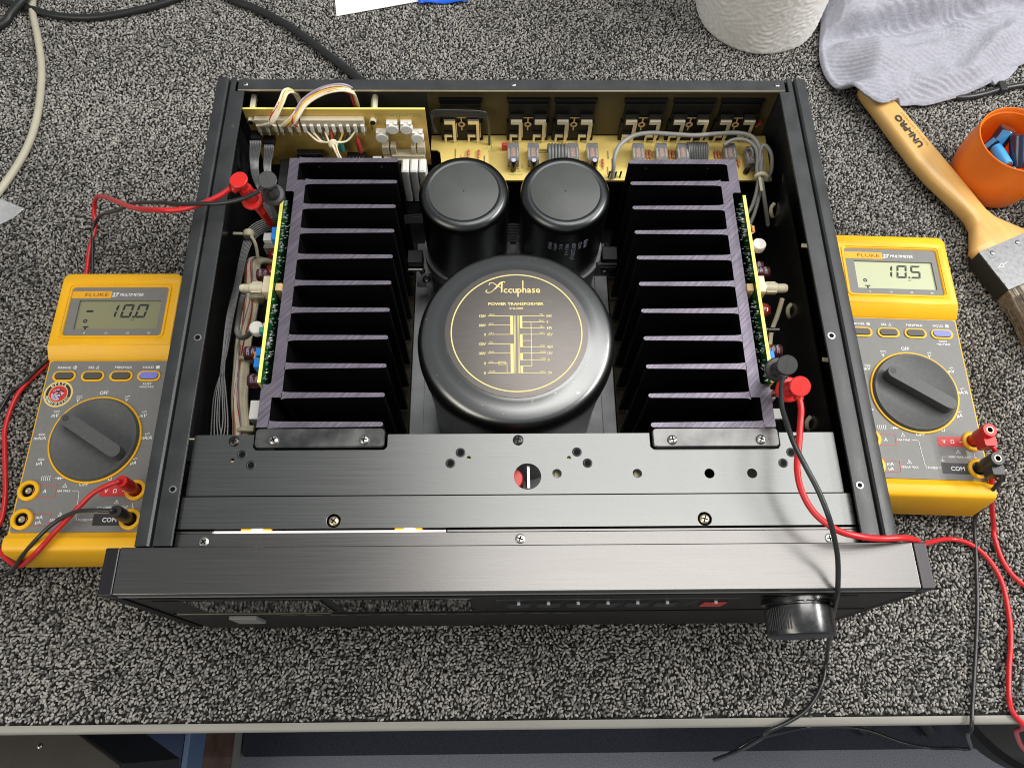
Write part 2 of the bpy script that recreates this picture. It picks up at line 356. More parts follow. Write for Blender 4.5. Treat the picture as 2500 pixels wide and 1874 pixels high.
# ------------------------------------------------------------------ workbench, floor (the setting)
def bench():
    t = thing('workbench', 'workbench topped with black and white loop carpet and a pale edge strip', 'workbench', (0, 300, -30))
    b = MB('fascia'); b.box(-1100, -64, -28, 1100, 1000, -1.6); obj('table_top', b, t)
    b = MB('strip'); prof = [(-65.6, -2), (-65.6, .1), (-69.6, .1), (-71, -1), (-71.7, -3), (-71.7, -26), (-71, -28), (-64.5, -28), (-64.5, -2.2)]
    b.add([(x, p[0], p[1]) for x in (-1100, 1100) for p in prof], [tuple(range(8, -1, -1)), tuple(range(9, 18))]+[(i, (i+1) % 9, 9+(i+1) % 9, 9+i) for i in range(9)])
    obj('edge_strip', b, t)
    # carpet: a dark backing with about seventy thousand two-tone loops standing on it
    cm = bpy.data.materials.new('loop_pile'); cm.use_nodes = True; nt = cm.node_tree; n = nt.nodes; L = nt.links
    bs = n['Principled BSDF']; bs.inputs['Roughness'].default_value = .85; bs.inputs['Specular IOR Level'].default_value = .2
    at = n.new('ShaderNodeAttribute'); at.attribute_name = 'yarn'
    cr = n.new('ShaderNodeValToRGB'); e = cr.color_ramp.elements
    e[0].position = 0; e[0].color = (.012, .012, .0115, 1); e[1].position = 1; e[1].color = (.5, .48, .445, 1)
    k = e.new(.45); k.color = (.15, .146, .139, 1)
    L.new(at.outputs['Fac'], cr.inputs[0]); L.new(cr.outputs[0], bs.inputs['Base Color'])
    pitch = 2.3
    ny = int(740/pitch); nx = int(1460/pitch)
    gx, gy = np.meshgrid((np.arange(nx)-nx/2)*pitch, -65+np.arange(ny)*pitch)
    gx = gx+(np.arange(ny) % 2)[:, None]*pitch/2
    gx = gx.ravel()+rng.normal(0, .42, gx.size); gy = gy.ravel()+rng.normal(0, .42, gy.size)
    keep = (np.abs(gx) < 470+.29*(gy+70)) & ~((np.abs(gx) < 214) & (gy > 14) & (gy < 366)) & (gy > -64.4)
    gx, gy = gx[keep], gy[keep]; N = gx.size
    u = np.array([(math.cos(2*PI*i/5), math.sin(2*PI*i/5)) for i in range(5)])
    tv = np.zeros((11, 3)); tv[0:5, :2] = u*.9; tv[5:10, :2] = u*.85; tv[5:10, 2] = .62; tv[10, 2] = 1
    tf = [(i, (i+1) % 5, 5+(i+1) % 5) for i in range(5)]+[(i, 5+(i+1) % 5, 5+i) for i in range(5)]+[(5+i, 5+(i+1) % 5, 10) for i in range(5)]
    tf = np.array(tf)
    ln = rng.normal(1.95, .33, N).clip(1.2, 2.9); wd = rng.normal(1.0, .17, N).clip(.6, 1.5); ht = rng.normal(2.5, .55, N).clip(1, 4)
    fld = np.array([noise.noise((x*.02, y*.02, 0)) for x, y in zip(gx, gy)])
    ang = R(58)+fld*1.4+rng.normal(0, .7, N)
    tilt = rng.normal(0, .9, (N, 2))
    V = np.empty((N, 11, 3))
    lx = tv[None, :, 0]*ln[:, None]; ly = tv[None, :, 1]*wd[:, None]
    V[:, :, 0] = gx[:, None]+lx*np.cos(ang)[:, None]-ly*np.sin(ang)[:, None]+tv[None, :, 2]*tilt[:, :1]
    V[:, :, 1] = gy[:, None]+lx*np.sin(ang)[:, None]+ly*np.cos(ang)[:, None]+tv[None, :, 2]*tilt[:, 1:]
    V[:, :, 2] = tv[None, :, 2]*ht[:, None]*(1-.10*lx**2/4)-1.9
    V[:, :, 2] += (lx*rng.normal(0, .22, N)[:, None])*tv[None, :, 2]
    mix = .38+.55*rng.beta(1.6, 1.6, N); mix = np.where(rng.random(N) < .13, mix*.4, mix)
    end = rng.choice([-1, 1], N)
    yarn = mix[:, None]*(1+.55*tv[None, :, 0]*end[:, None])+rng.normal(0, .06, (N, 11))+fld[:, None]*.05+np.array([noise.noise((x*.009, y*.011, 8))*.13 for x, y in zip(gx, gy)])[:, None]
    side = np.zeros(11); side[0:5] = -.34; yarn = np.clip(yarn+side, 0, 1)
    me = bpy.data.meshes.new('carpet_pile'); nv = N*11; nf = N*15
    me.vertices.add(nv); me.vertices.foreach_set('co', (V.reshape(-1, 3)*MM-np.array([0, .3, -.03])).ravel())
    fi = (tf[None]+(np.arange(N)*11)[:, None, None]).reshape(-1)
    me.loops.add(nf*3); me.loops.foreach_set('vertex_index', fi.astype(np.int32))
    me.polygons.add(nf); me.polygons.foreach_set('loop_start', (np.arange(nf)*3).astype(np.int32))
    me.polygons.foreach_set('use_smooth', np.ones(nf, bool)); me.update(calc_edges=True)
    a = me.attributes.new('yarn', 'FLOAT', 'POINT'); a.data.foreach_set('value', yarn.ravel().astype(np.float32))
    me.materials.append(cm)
    o = bpy.data.objects.new('carpet_pile', me); COL.objects.link(o); o.parent = t; o['kind'] = 'stuff'
    M['backing'] = mat('carpet_backing', (.02, .02, .019), .95, spec=.1, var=.9, vscale=400, col2=(.03, .03, .028))
    b = MB('backing'); b.box(-1100, -65.5, -1.6, 1100, 1000, -.9); obj('carpet_backing', b, t)
bench()
def below():
    b = MB('floorm'); b.box(-2500, -2500, -740, 2500, 2500, -730); tag(obj('floor', b), None, None, None, 'structure')
    b = MB('shadowm'); b.plate(rr(-407, -105.5, 900, 900, 8), [], -729.5, -722)  # dark sheet put in as the bench shadow on the floor
    tag(obj('floor_shadow_sheet', b, bevel=2), 'dark navy sheet standing in for the bench shadow on the pale blue grey carpet', 'shadow sheet')
    t = thing('drawer_unit', 'brown grey drawer unit with a small steel screw fixed under the bench at left', 'drawer unit', (-560, 150, -278))
    b = MB('cabinet'); b.plate([(-900, -150), (-344, -150), (-344, -96), (-386, -70), (-386, 400), (-900, 400)], [], -278, -150)
    obj('side_panel', b, t, bevel=2); screw(t, -416.4, -80.8, -150, 2.4, 'steel', 1.5)
    b = MB('power'); b.plate([(-343.8, -150), (-343, -150), (-343, -95.6), (-385, -69.6), (-385, 400), (-385.8, 400), (-385.8, -70), (-343.8, -96)], [], -290, -153); obj('side_shade', b, t)  # thin black sheet added as the shade on the drawer side
    t = thing('storage_box', 'dark blue storage box with a pale blue edge and shiny bronze side under the bench', 'box', (-450, 40, -730))
    b = MB('bluebox'); b.box(-600, -190, -730, -417, 240, -502); obj('body', b, t, bevel=3)
    b = MB('lightedge'); b.box(-416.9, -190, -560, -409.5, 240, -500); obj('rim', b, t, bevel=2)
    b = MB('bronze'); b.box(-416.8, -188, -690, -410.5, 238, -560.5); obj('side_panel', b, t)
    b = MB('latch'); b.box(-416.8, -190, -730, -409.5, 240, -690.5); obj('base_strip', b, t)
    t = thing('office_chair', 'black round chair seat under the bench edge at lower right', 'chair', (602, -8, -730))
    b = MB('sock'); b.lathe([(6, -306), (118, -306), (124, -314), (120, -350), (40, -362)], (602, -8, 0), 64); obj('seat', b, t)
    b = MB('black'); b.cyl((602, -8, -360), (602, -8, -690), 22); obj('column', b, t)
    b = MB('black')
    for i in range(5):
        a = 2*PI*i/5+.3; b.cyl((602, -8, -690), (602+90*math.cos(a), -8+90*math.sin(a), -715), 16, 12, 10)
    obj('base', b, t)
below()

# ------------------------------------------------------------------ amplifier
A = thing('amplifier', 'open black stereo amplifier with heat sinks, round transformer and exposed circuit boards', 'amplifier', (0, 190, 0))
def chassis():
    b = MB('black'); b.box(-219, 27, 10, 219, 378, 12); obj('bottom_plate', b, A)
    b = MB('plate'); b.box(-84, 60, 12.4, -73.5, 330, 16); b.box(73.5, 60, 12.4, 84, 330, 16); b.box(-73.4, 60, 12.3, 73.4, 330, 14.6); obj('base_plate', b, A)
    for s in (-1, 1):
        b = MB('foam'); b.box(min(s*85, s*93), 60, 12.4, max(s*85, s*93), 330, 17); obj('foam_strip', b, A)
        b = MB('rail')
        for (y0, y1, xi) in ((27.3, 366, 200.5), (366.01, 379.5, 207.6)):
            pr = [(222.2, 10), (222.2, 163), (221.2, 164), (214.6, 164.75), (213.4, 163.7), (213.1, 160), (211.5, 160), (211.3, 164.3), (210.8, 164.7), (xi+.3, 164.7), (xi, 164.4), (xi, 163), (210, 163), (210.4, 159), (219.6, 158), (219.6, 10)]
            n = len(pr); v = [(s*p[0], y, p[1]) for y in (y0, y1) for p in pr]
            b.add(v, [tuple(range(n)), tuple(range(2*n-1, n-1, -1))]+[(i, (i+1) % n, n+(i+1) % n, n+i) for i in range(n)])
        rail = obj('side_rail', b, A)
        for (y, r) in ((60.7, 2.3), (161, 2.5), (333, 1.0)):
            if s > 0 and r < 2: continue
            b = MB('steel'); b.lathe([(r, 164.6), (r, 165.05), (r*.64, 165.1)], (s*204.7, y, 0), 18)
            b.use('sink'); b.lathe([(r*.64, 165.12), (.001, 165.13)], (s*204.7, y, 0), 18); obj('rivet_nut', b, rail)
    # rear lip with a bright lower edge
    b = MB('rail'); b.box(-206, 369.4, 161.6, 206, 379, 163); b.box(-219.5, 377.6, 12, 219.5, 379.4, 161.5); b.use('chrome'); b.box(-206, 369, 161.3, 206, 369.35, 162.6)
    rp = obj('rear_plate', b, A)
    for x in (-200.6, .3, 200.2): screw(rp, x, 374, 163, 1.9, 'steel', 1.1)
    b = MB('tanp'); b.box(-66, 375.6, 107, 205, 377.2, 160); obj('rear_insulator', b, A)
    b = MB('gloss'); b.xf = Matrix(((0, 0, 1, 0), (1, 0, 0, 0), (0, 1, 0, 0), (0, 0, 0, 1)))
    b.plate([(60, 20), (60, 136), (316, 133), (286, 92), (300, 20)], [], 206, 207.2); w = obj('inner_side_wall', b, A)
    for y in (302, 212, 122.5):
        b = MB('cream'); b.tube([(205.8, y-3.5, 101), (203.6, y-2.6, 104.5), (203.2, y+1, 107.5), (205.8, y+3.8, 109)], 1.5, 8, 3, flat=.7); obj('cable_clamp', b, w)
    for y in (239, 150):
        b = MB('cream'); b.cyl((207.2, y, 151), (202.6, y+1, 150), 1.5, 10); obj('clamp_tip', b, w)
    b = MB('gloss'); b.box(-218.4, 40, 20, -217.4, 340, 150); obj('inner_side_wall', b, A)
chassis()
def decks():
    Z = 157
    hl = [circ(5.7, 69.8, 8.3, 36), circ(23.7, 71.5, 2.9, 20), circ(72.9, 71.3, 2.9, 20), circ(117.2, 71, 3.1, 20), circ(143.4, 70.9, 3.1, 20)]
    hl += [circ(x, y, 1.25, 14) for x, y in ((-174.7, 81.1), (-30.2, 81.8), (31.4, 81.5))]
    out = [(-199.8, 58.7), (198, 58.7), (198, 97.4), (163.6, 97.4), (163.6, 89), (162, 86.7), (84, 86.7), (82.2, 88.4), (82.2, 97.4),
           (-80.6, 97.4), (-80.6, 89.4), (-82.4, 87.3), (-161.4, 87.3), (-163.2, 89.4), (-163.2, 97.4), (-199.8, 97.4)]
    b = MB('deck'); b.plate(out, hl, Z-1.6, Z); d = obj('deck_plate', b, A, bevel=.35, seg=2)
    for (x, y) in ((-175, 93.2), (.3, 93.1), (174.5, 92.1)): screw(d, x, y, Z, 3.3, 'dsteel', 1.8)
    for (x, y) in ((-169.2, 84.7), (-163, 77.8), (-35.4, 85.2), (-41.5, 78.3), (36.5, 85.2), (42.7, 78), (169.4, 84.2), (163.5, 77.3)):
        b = MB('black'); b.lathe([(3.1, Z-.2), (3, Z+.1), (2.3, Z+.3), (1.9, Z+.12)], (x, y, 0), 24); b.use('sink'); b.lathe([(1.9, Z+.14), (.001, Z+.13)], (x, y, 0), 20); obj('dimple_rivet', b, d)
    # what shows through the holes
    b = MB('redc'); b.lathe([(7, 120), (7, 149), (6, 150.5), (.01, 150.5)], (-3.4, 70.5, 0), 24); obj('red_capacitor', b, d)
    b = MB('steel'); b.box(5.6, 62, 120, 7.2, 78, 153); obj('upright_plate', b, d)
    for x in (23.7, 72.9):
        b = MB('ivory'); b.box(x-4, 67, 140, x+4, 76, 150.5); b.box(x-.9, 70.5, 150.4, x+.9, 76, 151.6); obj('trimmer', b, d)
    for (x, y) in ((-174.7, 81.1), (-30.2, 81.8), (31.4, 81.5)):
        b = MB('pcb2'); b.box(x-3, y-3, 153, x+3, y+.3, 155.2); obj('board_corner', b, d)
    b = MB('black'); b.box(-199.6, 62, 12, 197.8, 63, 155.2); b.box(-207, 83, 140, -199.9, 97, 150); obj('bulkhead', b, A)
    b = MB('cream'); b.box(-208, 97.2, 146, -201, 98.6, 148); obj('cable_tab', b, A)
    b = MB('deck'); b.plate([(-201, 38), (201.3, 38), (201.3, 57.5), (-201, 57.5)], [circ(-109.6, 42.7, 4.1), circ(110.8, 42.4, 4.1)], 157.2, 158.9); d = obj('deck_plate', b, A, bevel=.45, seg=2)
    for (x, y) in ((-109.6, 42.6), (110.8, 42.4)): screw(d, x, y, 157.3, 3.2, 'gilt', 2)
    b = MB('sink'); b.box(-201, 37, 152, 201, 58.5, 154); obj('lower_tray', b, A)
    b = MB('panel'); b.box(-201.6, 27, 156.4, 201.6, 35.6, 158.2); b.box(-42.5, 35.61, 156.4, 201.6, 37.2, 158.2); b.box(-201.6, 35.61, 156.4, -180, 37.2, 158.2)
    d = obj('deck_plate', b, A, bevel=.3, seg=2)
    for (x, y) in ((-184.6, 30.9), (.6, 31.4), (184, 30.3)): screw(d, x, y, 158, 3.0, 'steel', .7)
    b = MB('stripw'); b.box(-179.4, 35.66, 155.5, -43.2, 36.9, 158.6); obj('light_diffuser', b, A)
    for (x0, x1) in ((-163.5, -146), (-73.3, -57.2)):
        b = MB('glow'); b.box(x0, 36.95, 155, x1, 37.95, 159.05); o = obj('lit_meter_lamp', b, A, bevel=.3)
        b = MB('hot'); b.box((x0+x1)/2-2.5, 37.0, 158.6, (x0+x1)/2+4, 37.9, 159.3); obj('filament', b, o, bevel=.25)
    for (s, x0, x1) in ((-1, -161.8, -82.2), (1, 83.6, 162.2)):
        y1 = 100.6 if s < 0 else 99.6; y0 = y1-12.4
        b = MB('smoke'); b.chplate(rr(x0, y0, x1, y1, 2.5), [], 157.6, 160.2, .6); o = obj('sink_bracket', b, A)
        for x in ((-149.8, -94.4) if s < 0 else (95.5, 150.5)): screw(o, x, y0+4.4, 160.2, 3.1, 'steel', 1.9)
decks()
def front():
    b = MB('panel'); b.box(-229.3, -.2, 158, 229.3, 26.6, 164.7); fp = obj('front_panel', b, A, bevel=.8, seg=3)
    b = MB('latch'); b.box(-229, -.7, 156.9, 229, -.05, 157.4); obj('trim_line', b, fp)
    b = MB('fascia'); b.box(-229, .6, 12, 229, 2.2, 157.9); b.box(-229, 2.3, 12, 229, 26, 16); obj('fascia', b, fp)
    # upper glass with two meter windows, bright lower edge, lower door
    b = MB('fascia'); b.box(-218, -1.4, 93.6, 226, .4, 156); g = obj('upper_glass', b, fp)
    for (x0, x1) in ((-194, -116), (-108, -29)):
        b = MB('glass'); b.box(x0, -2.3, 104, x1, -1.45, 153); o = obj('meter_window', b, g); 
        b = MB('black'); b.box(x0-1.5, -2.0, 153.1, x1+1.5, -1.45, 154.4); obj('window_frame', b, o)
        b = MB('black'); b.box(x0-1.5, -2, 102.6, x1+1.5, -1.45, 103.9); obj('window_frame', b, o)
    b = MB('gilt'); b.box(-219, -1.9, 92.7, -120, -.2, 93.2); b.use('fascia'); b.box(-119.9, -1.9, 92.4, 226, -.2, 93.2); obj('glass_edge', b, fp)
    b = MB('doorm'); b.box(-222, -1.6, 20, 226, .4, 91.8); d = obj('lower_door', b, fp)
    b = MB('latch'); b.box(-188, -4.2, 62, -170, -1.65, 86); obj('latch', b, d, bevel=.6)
    b = MB('pmark')
    for i, x in enumerate(np.linspace(-150, 30, 12)): b.box(x-5, -1.72, 84, x+6, -1.62, 84.5)
    obj('door_lettering', b, d)['kind'] = 'stuff'
    for i in range(7):
        x = .35+18*i if i < 6 else 119.8; w = 6.1 if i < 6 else 6.8
        b = MB('black' if i < 6 else 'redbtn'); b.box(x-w, -2.3 if i < 6 else -2.4, 114, x+w, -1.5, 129); o = obj('push_button', b, g, label='red push button' if i == 6 else None, bevel=.4)
        b = MB('black'); b.box(x-w-1, -1.9, 114.6, x+w+1, -1.45, 130.6); obj('button_surround', b, o)
        b = MB('ind'); b.lathe([(1, 0), (1, 1.6), (.6, 2)], (x-.5, -3.0, 131.6), 12, 'Y'); obj('indicator', b, o)
    b = MB('pmark'); b.box(-13, -1.62, 143.6, 131, -1.5, 143.9); b.box(-13.3, -1.62, 132, -13, -1.5, 144)
    b.xf = Matrix(((1, 0, 0, 0), (0, 0, 0, -1.6), (0, 1, 0, 0), (0, 0, 0, 1))); b.line([(103, 117), (107.5, 134)], .6, 0)
    for x in (-204, 150, 190): b.box(x-9, 148.5, 0, x+9, 150, .05)
    obj('panel_marks', b, g)['kind'] = 'stuff'
    for s in (-1, 1):
        b = MB('cheek'); b.box(min(s*229.45, s*237.5), -.6, 154, max(s*229.45, s*237.5), 26.4, 164.7); e = obj('end_cap', b, fp, bevel=.9, seg=3)
        b = MB('sidep'); b.box(min(s*229.6, s*236.9), -.3, 12.5, max(s*229.6, s*236.9), 26.2, 153.9); obj('side_cheek', b, e, bevel=.4)
    # volume knob
    b = MB('knob'); b.lathe([(21, -1.5), (21, -4), (18.8, -4.3), (18.8, -5.4), (19.4, -6), (19.4, -21.4), (18.9, -22.4)], (168.5, 0, 132), 64, 'Y')
    b.use('cheek'); b.lathe([(18.9, -22.4), (18.2, -22.8), (.01, -22.8)], (168.5, 0, 132), 64, 'Y')
    o = obj('volume_knob', b, fp, angle=30)
    b = MB('black')
    for i in range(72):
        a = 2*PI*i/72; 
        if R(28) < a < R(122): continue
        p = (168.5+19.5*math.cos(a), 132+19.5*math.sin(a)); b.cyl((p[0], -7, p[1]), (p[0], -19.6, p[1]), .42, 5)
    obj('knurling', b, o)
    b = MB('print'); b.box(165.5, -4.45, 150.8, 166.3, -4.1, 153); obj('knob_pointer', b, o)
front()
def heatsink(s):
    dy = 0 if s < 0 else -1.3
    ce = [312.7]+[293.3, 271.9, 251.1, 230, 209, 188, 167.3, 146.7, 126.1, 106]
    z0, z1 = 22, 152
    def X(x): return s*x
    out = [(164.3, 104.2), (164.3, 133.8), (159.4, 133.8), (158.2, 135), (158.2, 283.5), (159.3, 285), (164.3, 285), (164.3, 314.6), (157.2, 314.6), (157.2, 294.9), (150.9, 294.9), (150.5, 124.6), (156.9, 124.6), (156.8, 104.2)]
    b = MB('cutalu'); b.plate([(X(x), y+dy) for x, y in out], [], z1-.3, z1); b.use('sink'); b.plate([(X(x), y+dy) for x, y in out], [], z0, z1-.31)
    h = obj('heat_sink', b, A)
    for i, c in enumerate(ce):
        t0, t1 = (1.75, 1.75) if i == 0 else ((1.45, 1.65) if i < 10 else (1.55, 1.8))
        xi = 157.15 if i in (0, 10) else 150.9
        n = 5; o = [(xi, c-t1-1.4), (xi-1.5, c-t1-.7), (xi-5, c-t1-.35), (86.2, c-t0)]+[(86.2-1.45*math.cos(a), c+t0*math.sin(a)) for a in np.linspace(-1.2, 1.2, n)]+[(86.2, c+t0), (xi-5, c+t1+.35), (xi-1.5, c+t1+.7), (xi, c+t1+1.4)]
        o = [(X(x), y+dy) for x, y in o]
        b = MB('cutalu'); b.plate(o, [], z1-.3, z1); b.use('sink'); b.plate(o, [], z0+(i*37 % 5), z1-.31)
        f = obj('fin', b, h)
    for x in (98, 144):
        b = MB('dsteel'); b.lathe([(1.6, 0), (1.6, -1.2), (.7, -1.3), (.7, -.6), (.01, -.6)], (X(x), 310.9+dy, 146), 14, 'Y'); obj('screw', b, h)
heatsink(-1); heatsink(1)
def transformer():
    c = (.4, 171.6, 0)
    b = MB('trans')
    b.lathe([(63, 14.7), (63, 60), (64.5, 100), (66.6, 122), (67.4, 132), (67.2, 137.6), (66.4, 141.8), (65.2, 144.6), (63.2, 146.6), (61, 147.6), (55, 148.7), (49.9, 149.6), (48.6, 150.2), (.01, 150.2)], c, 96)
    t = obj('power_transformer', b, A, angle=60)
    Z = 150.8
    b = MB('translabel'); b.lathe([(47.9, 150.25), (47.9, Z-.1), (47.6, Z), (.01, Z)], (.4, 172, 0), 96); l = obj('rating_label', b, t)
    z = Z+.12; b = MB('gold'); b.xf = Matrix.Translation((.4, 172, 0))
    b.plate(circ(0, 0, 44, 96), [circ(0, 0, 43.2, 96)], z-.1, z)
    # script capital A drawn as strokes, then the rest of the name
    b.line([(-9.6, 37.6), (-9.9, 30.2)], 1.0, z); b.line([(-10.1, 37.2), (-14.2, 32.4)], .6, z)
    P = smooth([(-7.6, 37.6, 0), (-8.6, 38.2, 0), (-11, 37.2, 0), (-14, 33.4, 0), (-16.6, 30.4, 0), (-19.4, 29.6, 0), (-20.6, 30.6, 0), (-19.8, 31.6, 0)], 5); b.line([(p.x, p.y) for p in P], .55, z)
    P = smooth([(-18.4, 35.6, 0), (-17.8, 37, 0), (-15.4, 37, 0), (-12.6, 34.8, 0), (-10.2, 33.4, 0)], 5); b.line([(p.x, p.y) for p in P], .55, z)
    x = -8.6
    for ch in 'ccuphase':
        xs = [p[0] for p in text_geo(ch, .014)[0]]; w_ = (max(xs)-min(xs))*6.9; b.text(ch, x, 32.0, z, 6.9, 'L', bold=.014)
        if ch == 'p': b.line([(x+.42, 30), (x+.42, 26.6)], .8, z+.1)
        if ch == 'h': b.line([(x+.42, 38.8), (x+.42, 35)], .8, z+.1)
        x += w_+.42
    b.text('POWER TRANSFORMER', -.2, 20.9, z, 2.75, sx=1.28, bold=.03); b.text('S10-3089', 0, 17.4, z, 2.5, bold=.02)
    L = [(11.6, '120V', 'ORG'), (4.6, '100V', 'RED'), (-2.3, '0', 'GRY'), (-9.3, '120V', 'YEL'), (-16.2, '100V', 'BRN'), (-23.4, '0', 'VIO'), (-30.4, '0', 'WHT')]
    for (y, a, w) in L:
        b.text(a, -20.5, y, z, 2.9, 'R', sx=.8, bold=.02); b.text(w, -18.4, y+1.1, z, 1.75, 'L')
        x1 = -4.2
        if a == '0' and y == -23.4: b.line([(-19, y), (-12, y)], .42, z); b.line([(-12, y-1), (-12, y+1.1), (-7.8, y+1.1), (-7.8, y-1), (-12, y-1)], .4, z); b.line([(-12, y), (-6.6, y), (-6.6, -30.4)], .35, z)
        else: b.line([(-19, y), (x1, y)], .42, z)
    for (y0, y1) in ((-2.5, 11.8), (-30.6, -9.1)): b.flat([(-4.2, y0), (-2.2, y0), (-2.2, y1), (-4.2, y1)], z)
    for x in (-1.5, -.8, .8, 1.5): b.line([(x, 11.8), (x, -30.5)], .25 if abs(x) == .8 else .4, z)
    for (y, a, w) in [(11.6, '54V', 'YEL'), (7, '0', 'BLK'), (2.5, '54V', 'YEL'), (-2.3, '45V', 'RED'), (-11.5, '45V', 'RED'), (-16.2, '19V', 'ORN'), (-21, '0', 'ORN'), (-30.4, '7V', 'BLU')]:
        b.line([(3.9, y), (18.8, y)], .42, z); b.text(a, 20.2, y, z, 2.9, 'L', sx=.8, bold=.02); b.text(w, 15.4, y+1.1, z, 1.75, 'L')
    for (y0, y1) in ((2.3, 11.8), (-11.7, -2.1), (-21.2, -16), (-30.6, -25.3)): b.flat([(2.2, y0), (3.9, y0), (3.9, y1), (2.2, y1)], z)
    b.line([(3.9, -6.9), (9.7, -6.9)], .4, z); b.line([(3.9, -25.5), (9.7, -25.5), (9.7, 7)], .4, z)
    obj('gold_diagram', b, l, recalc=False, sm=False)
transformer()
def smoothing_cap(cx, text):
    c = (cx, 292.2, 0)
    b = MB('can'); b.lathe([(32.6, 16), (32.6, 60), (33.2, 120), (33.6, 134), (33.4, 138), (32, 141), (29.4, 142.6), (26.6, 143), (25.9, 142.6)], c, 72)
    o = obj('smoothing_capacitor', b, A, angle=60)
    b = MB('capdisc'); b.lathe([(25.9, 142.4), (25.5, 142.7), (.01, 142.7)], c, 64); b.use('sink'); b.lathe([(.5, 142.75), (.01, 142.8)], c, 10); obj('vent_disc', b, o)
    b = MB('plate'); b.lathe([(33.5, 56), (35.2, 56), (35.2, 68), (33.5, 68)], c, 64)
    sg = 1 if cx > 0 else -1
    obj('clamp_band', b, o, recalc=False)
    b = MB('gloss'); b.box(cx+sg*34-4, 274, 52, cx+sg*34+9*sg+4, 277, 70); obj('clamp_lug', b, o, bevel=.6); screw(o, cx+sg*37, 273, 62, 2.6)
    if text:
        b = MB('lilac')
        rows = [('ELNA', -62, 3.7), ('CE-W', -70, 3.0), ('63V22000µF', -78, 3.7), ('ELECT-ACE', -87, 2.6), ('85°C', -95, 2.6), ('JAPAN', -102, 2.6), ('54030', -109, 3.0)]
        for (t, a0, sz) in rows:
            def fn(u, q, a0=a0):
                a = R(a0)+q/33.4; return (cx+33.55*math.cos(a), 292.2+33.55*math.sin(a), 123-u)
            b.text(t, 0, 0, 0, sz*1.2, 'L', fn=fn)
        obj('printed_rating', b, o, recalc=False, sm=False)
smoothing_cap(-36.9, False); smoothing_cap(38.1, True)
b = MB('plate'); b.plate(rr(-81, 273, -66, 286, 3), [], 36, 38); o = obj('fixing_tab', b, A, bevel=.5); screw(o, -72.8, 279.5, 38, 3.4, 'steel', 2)

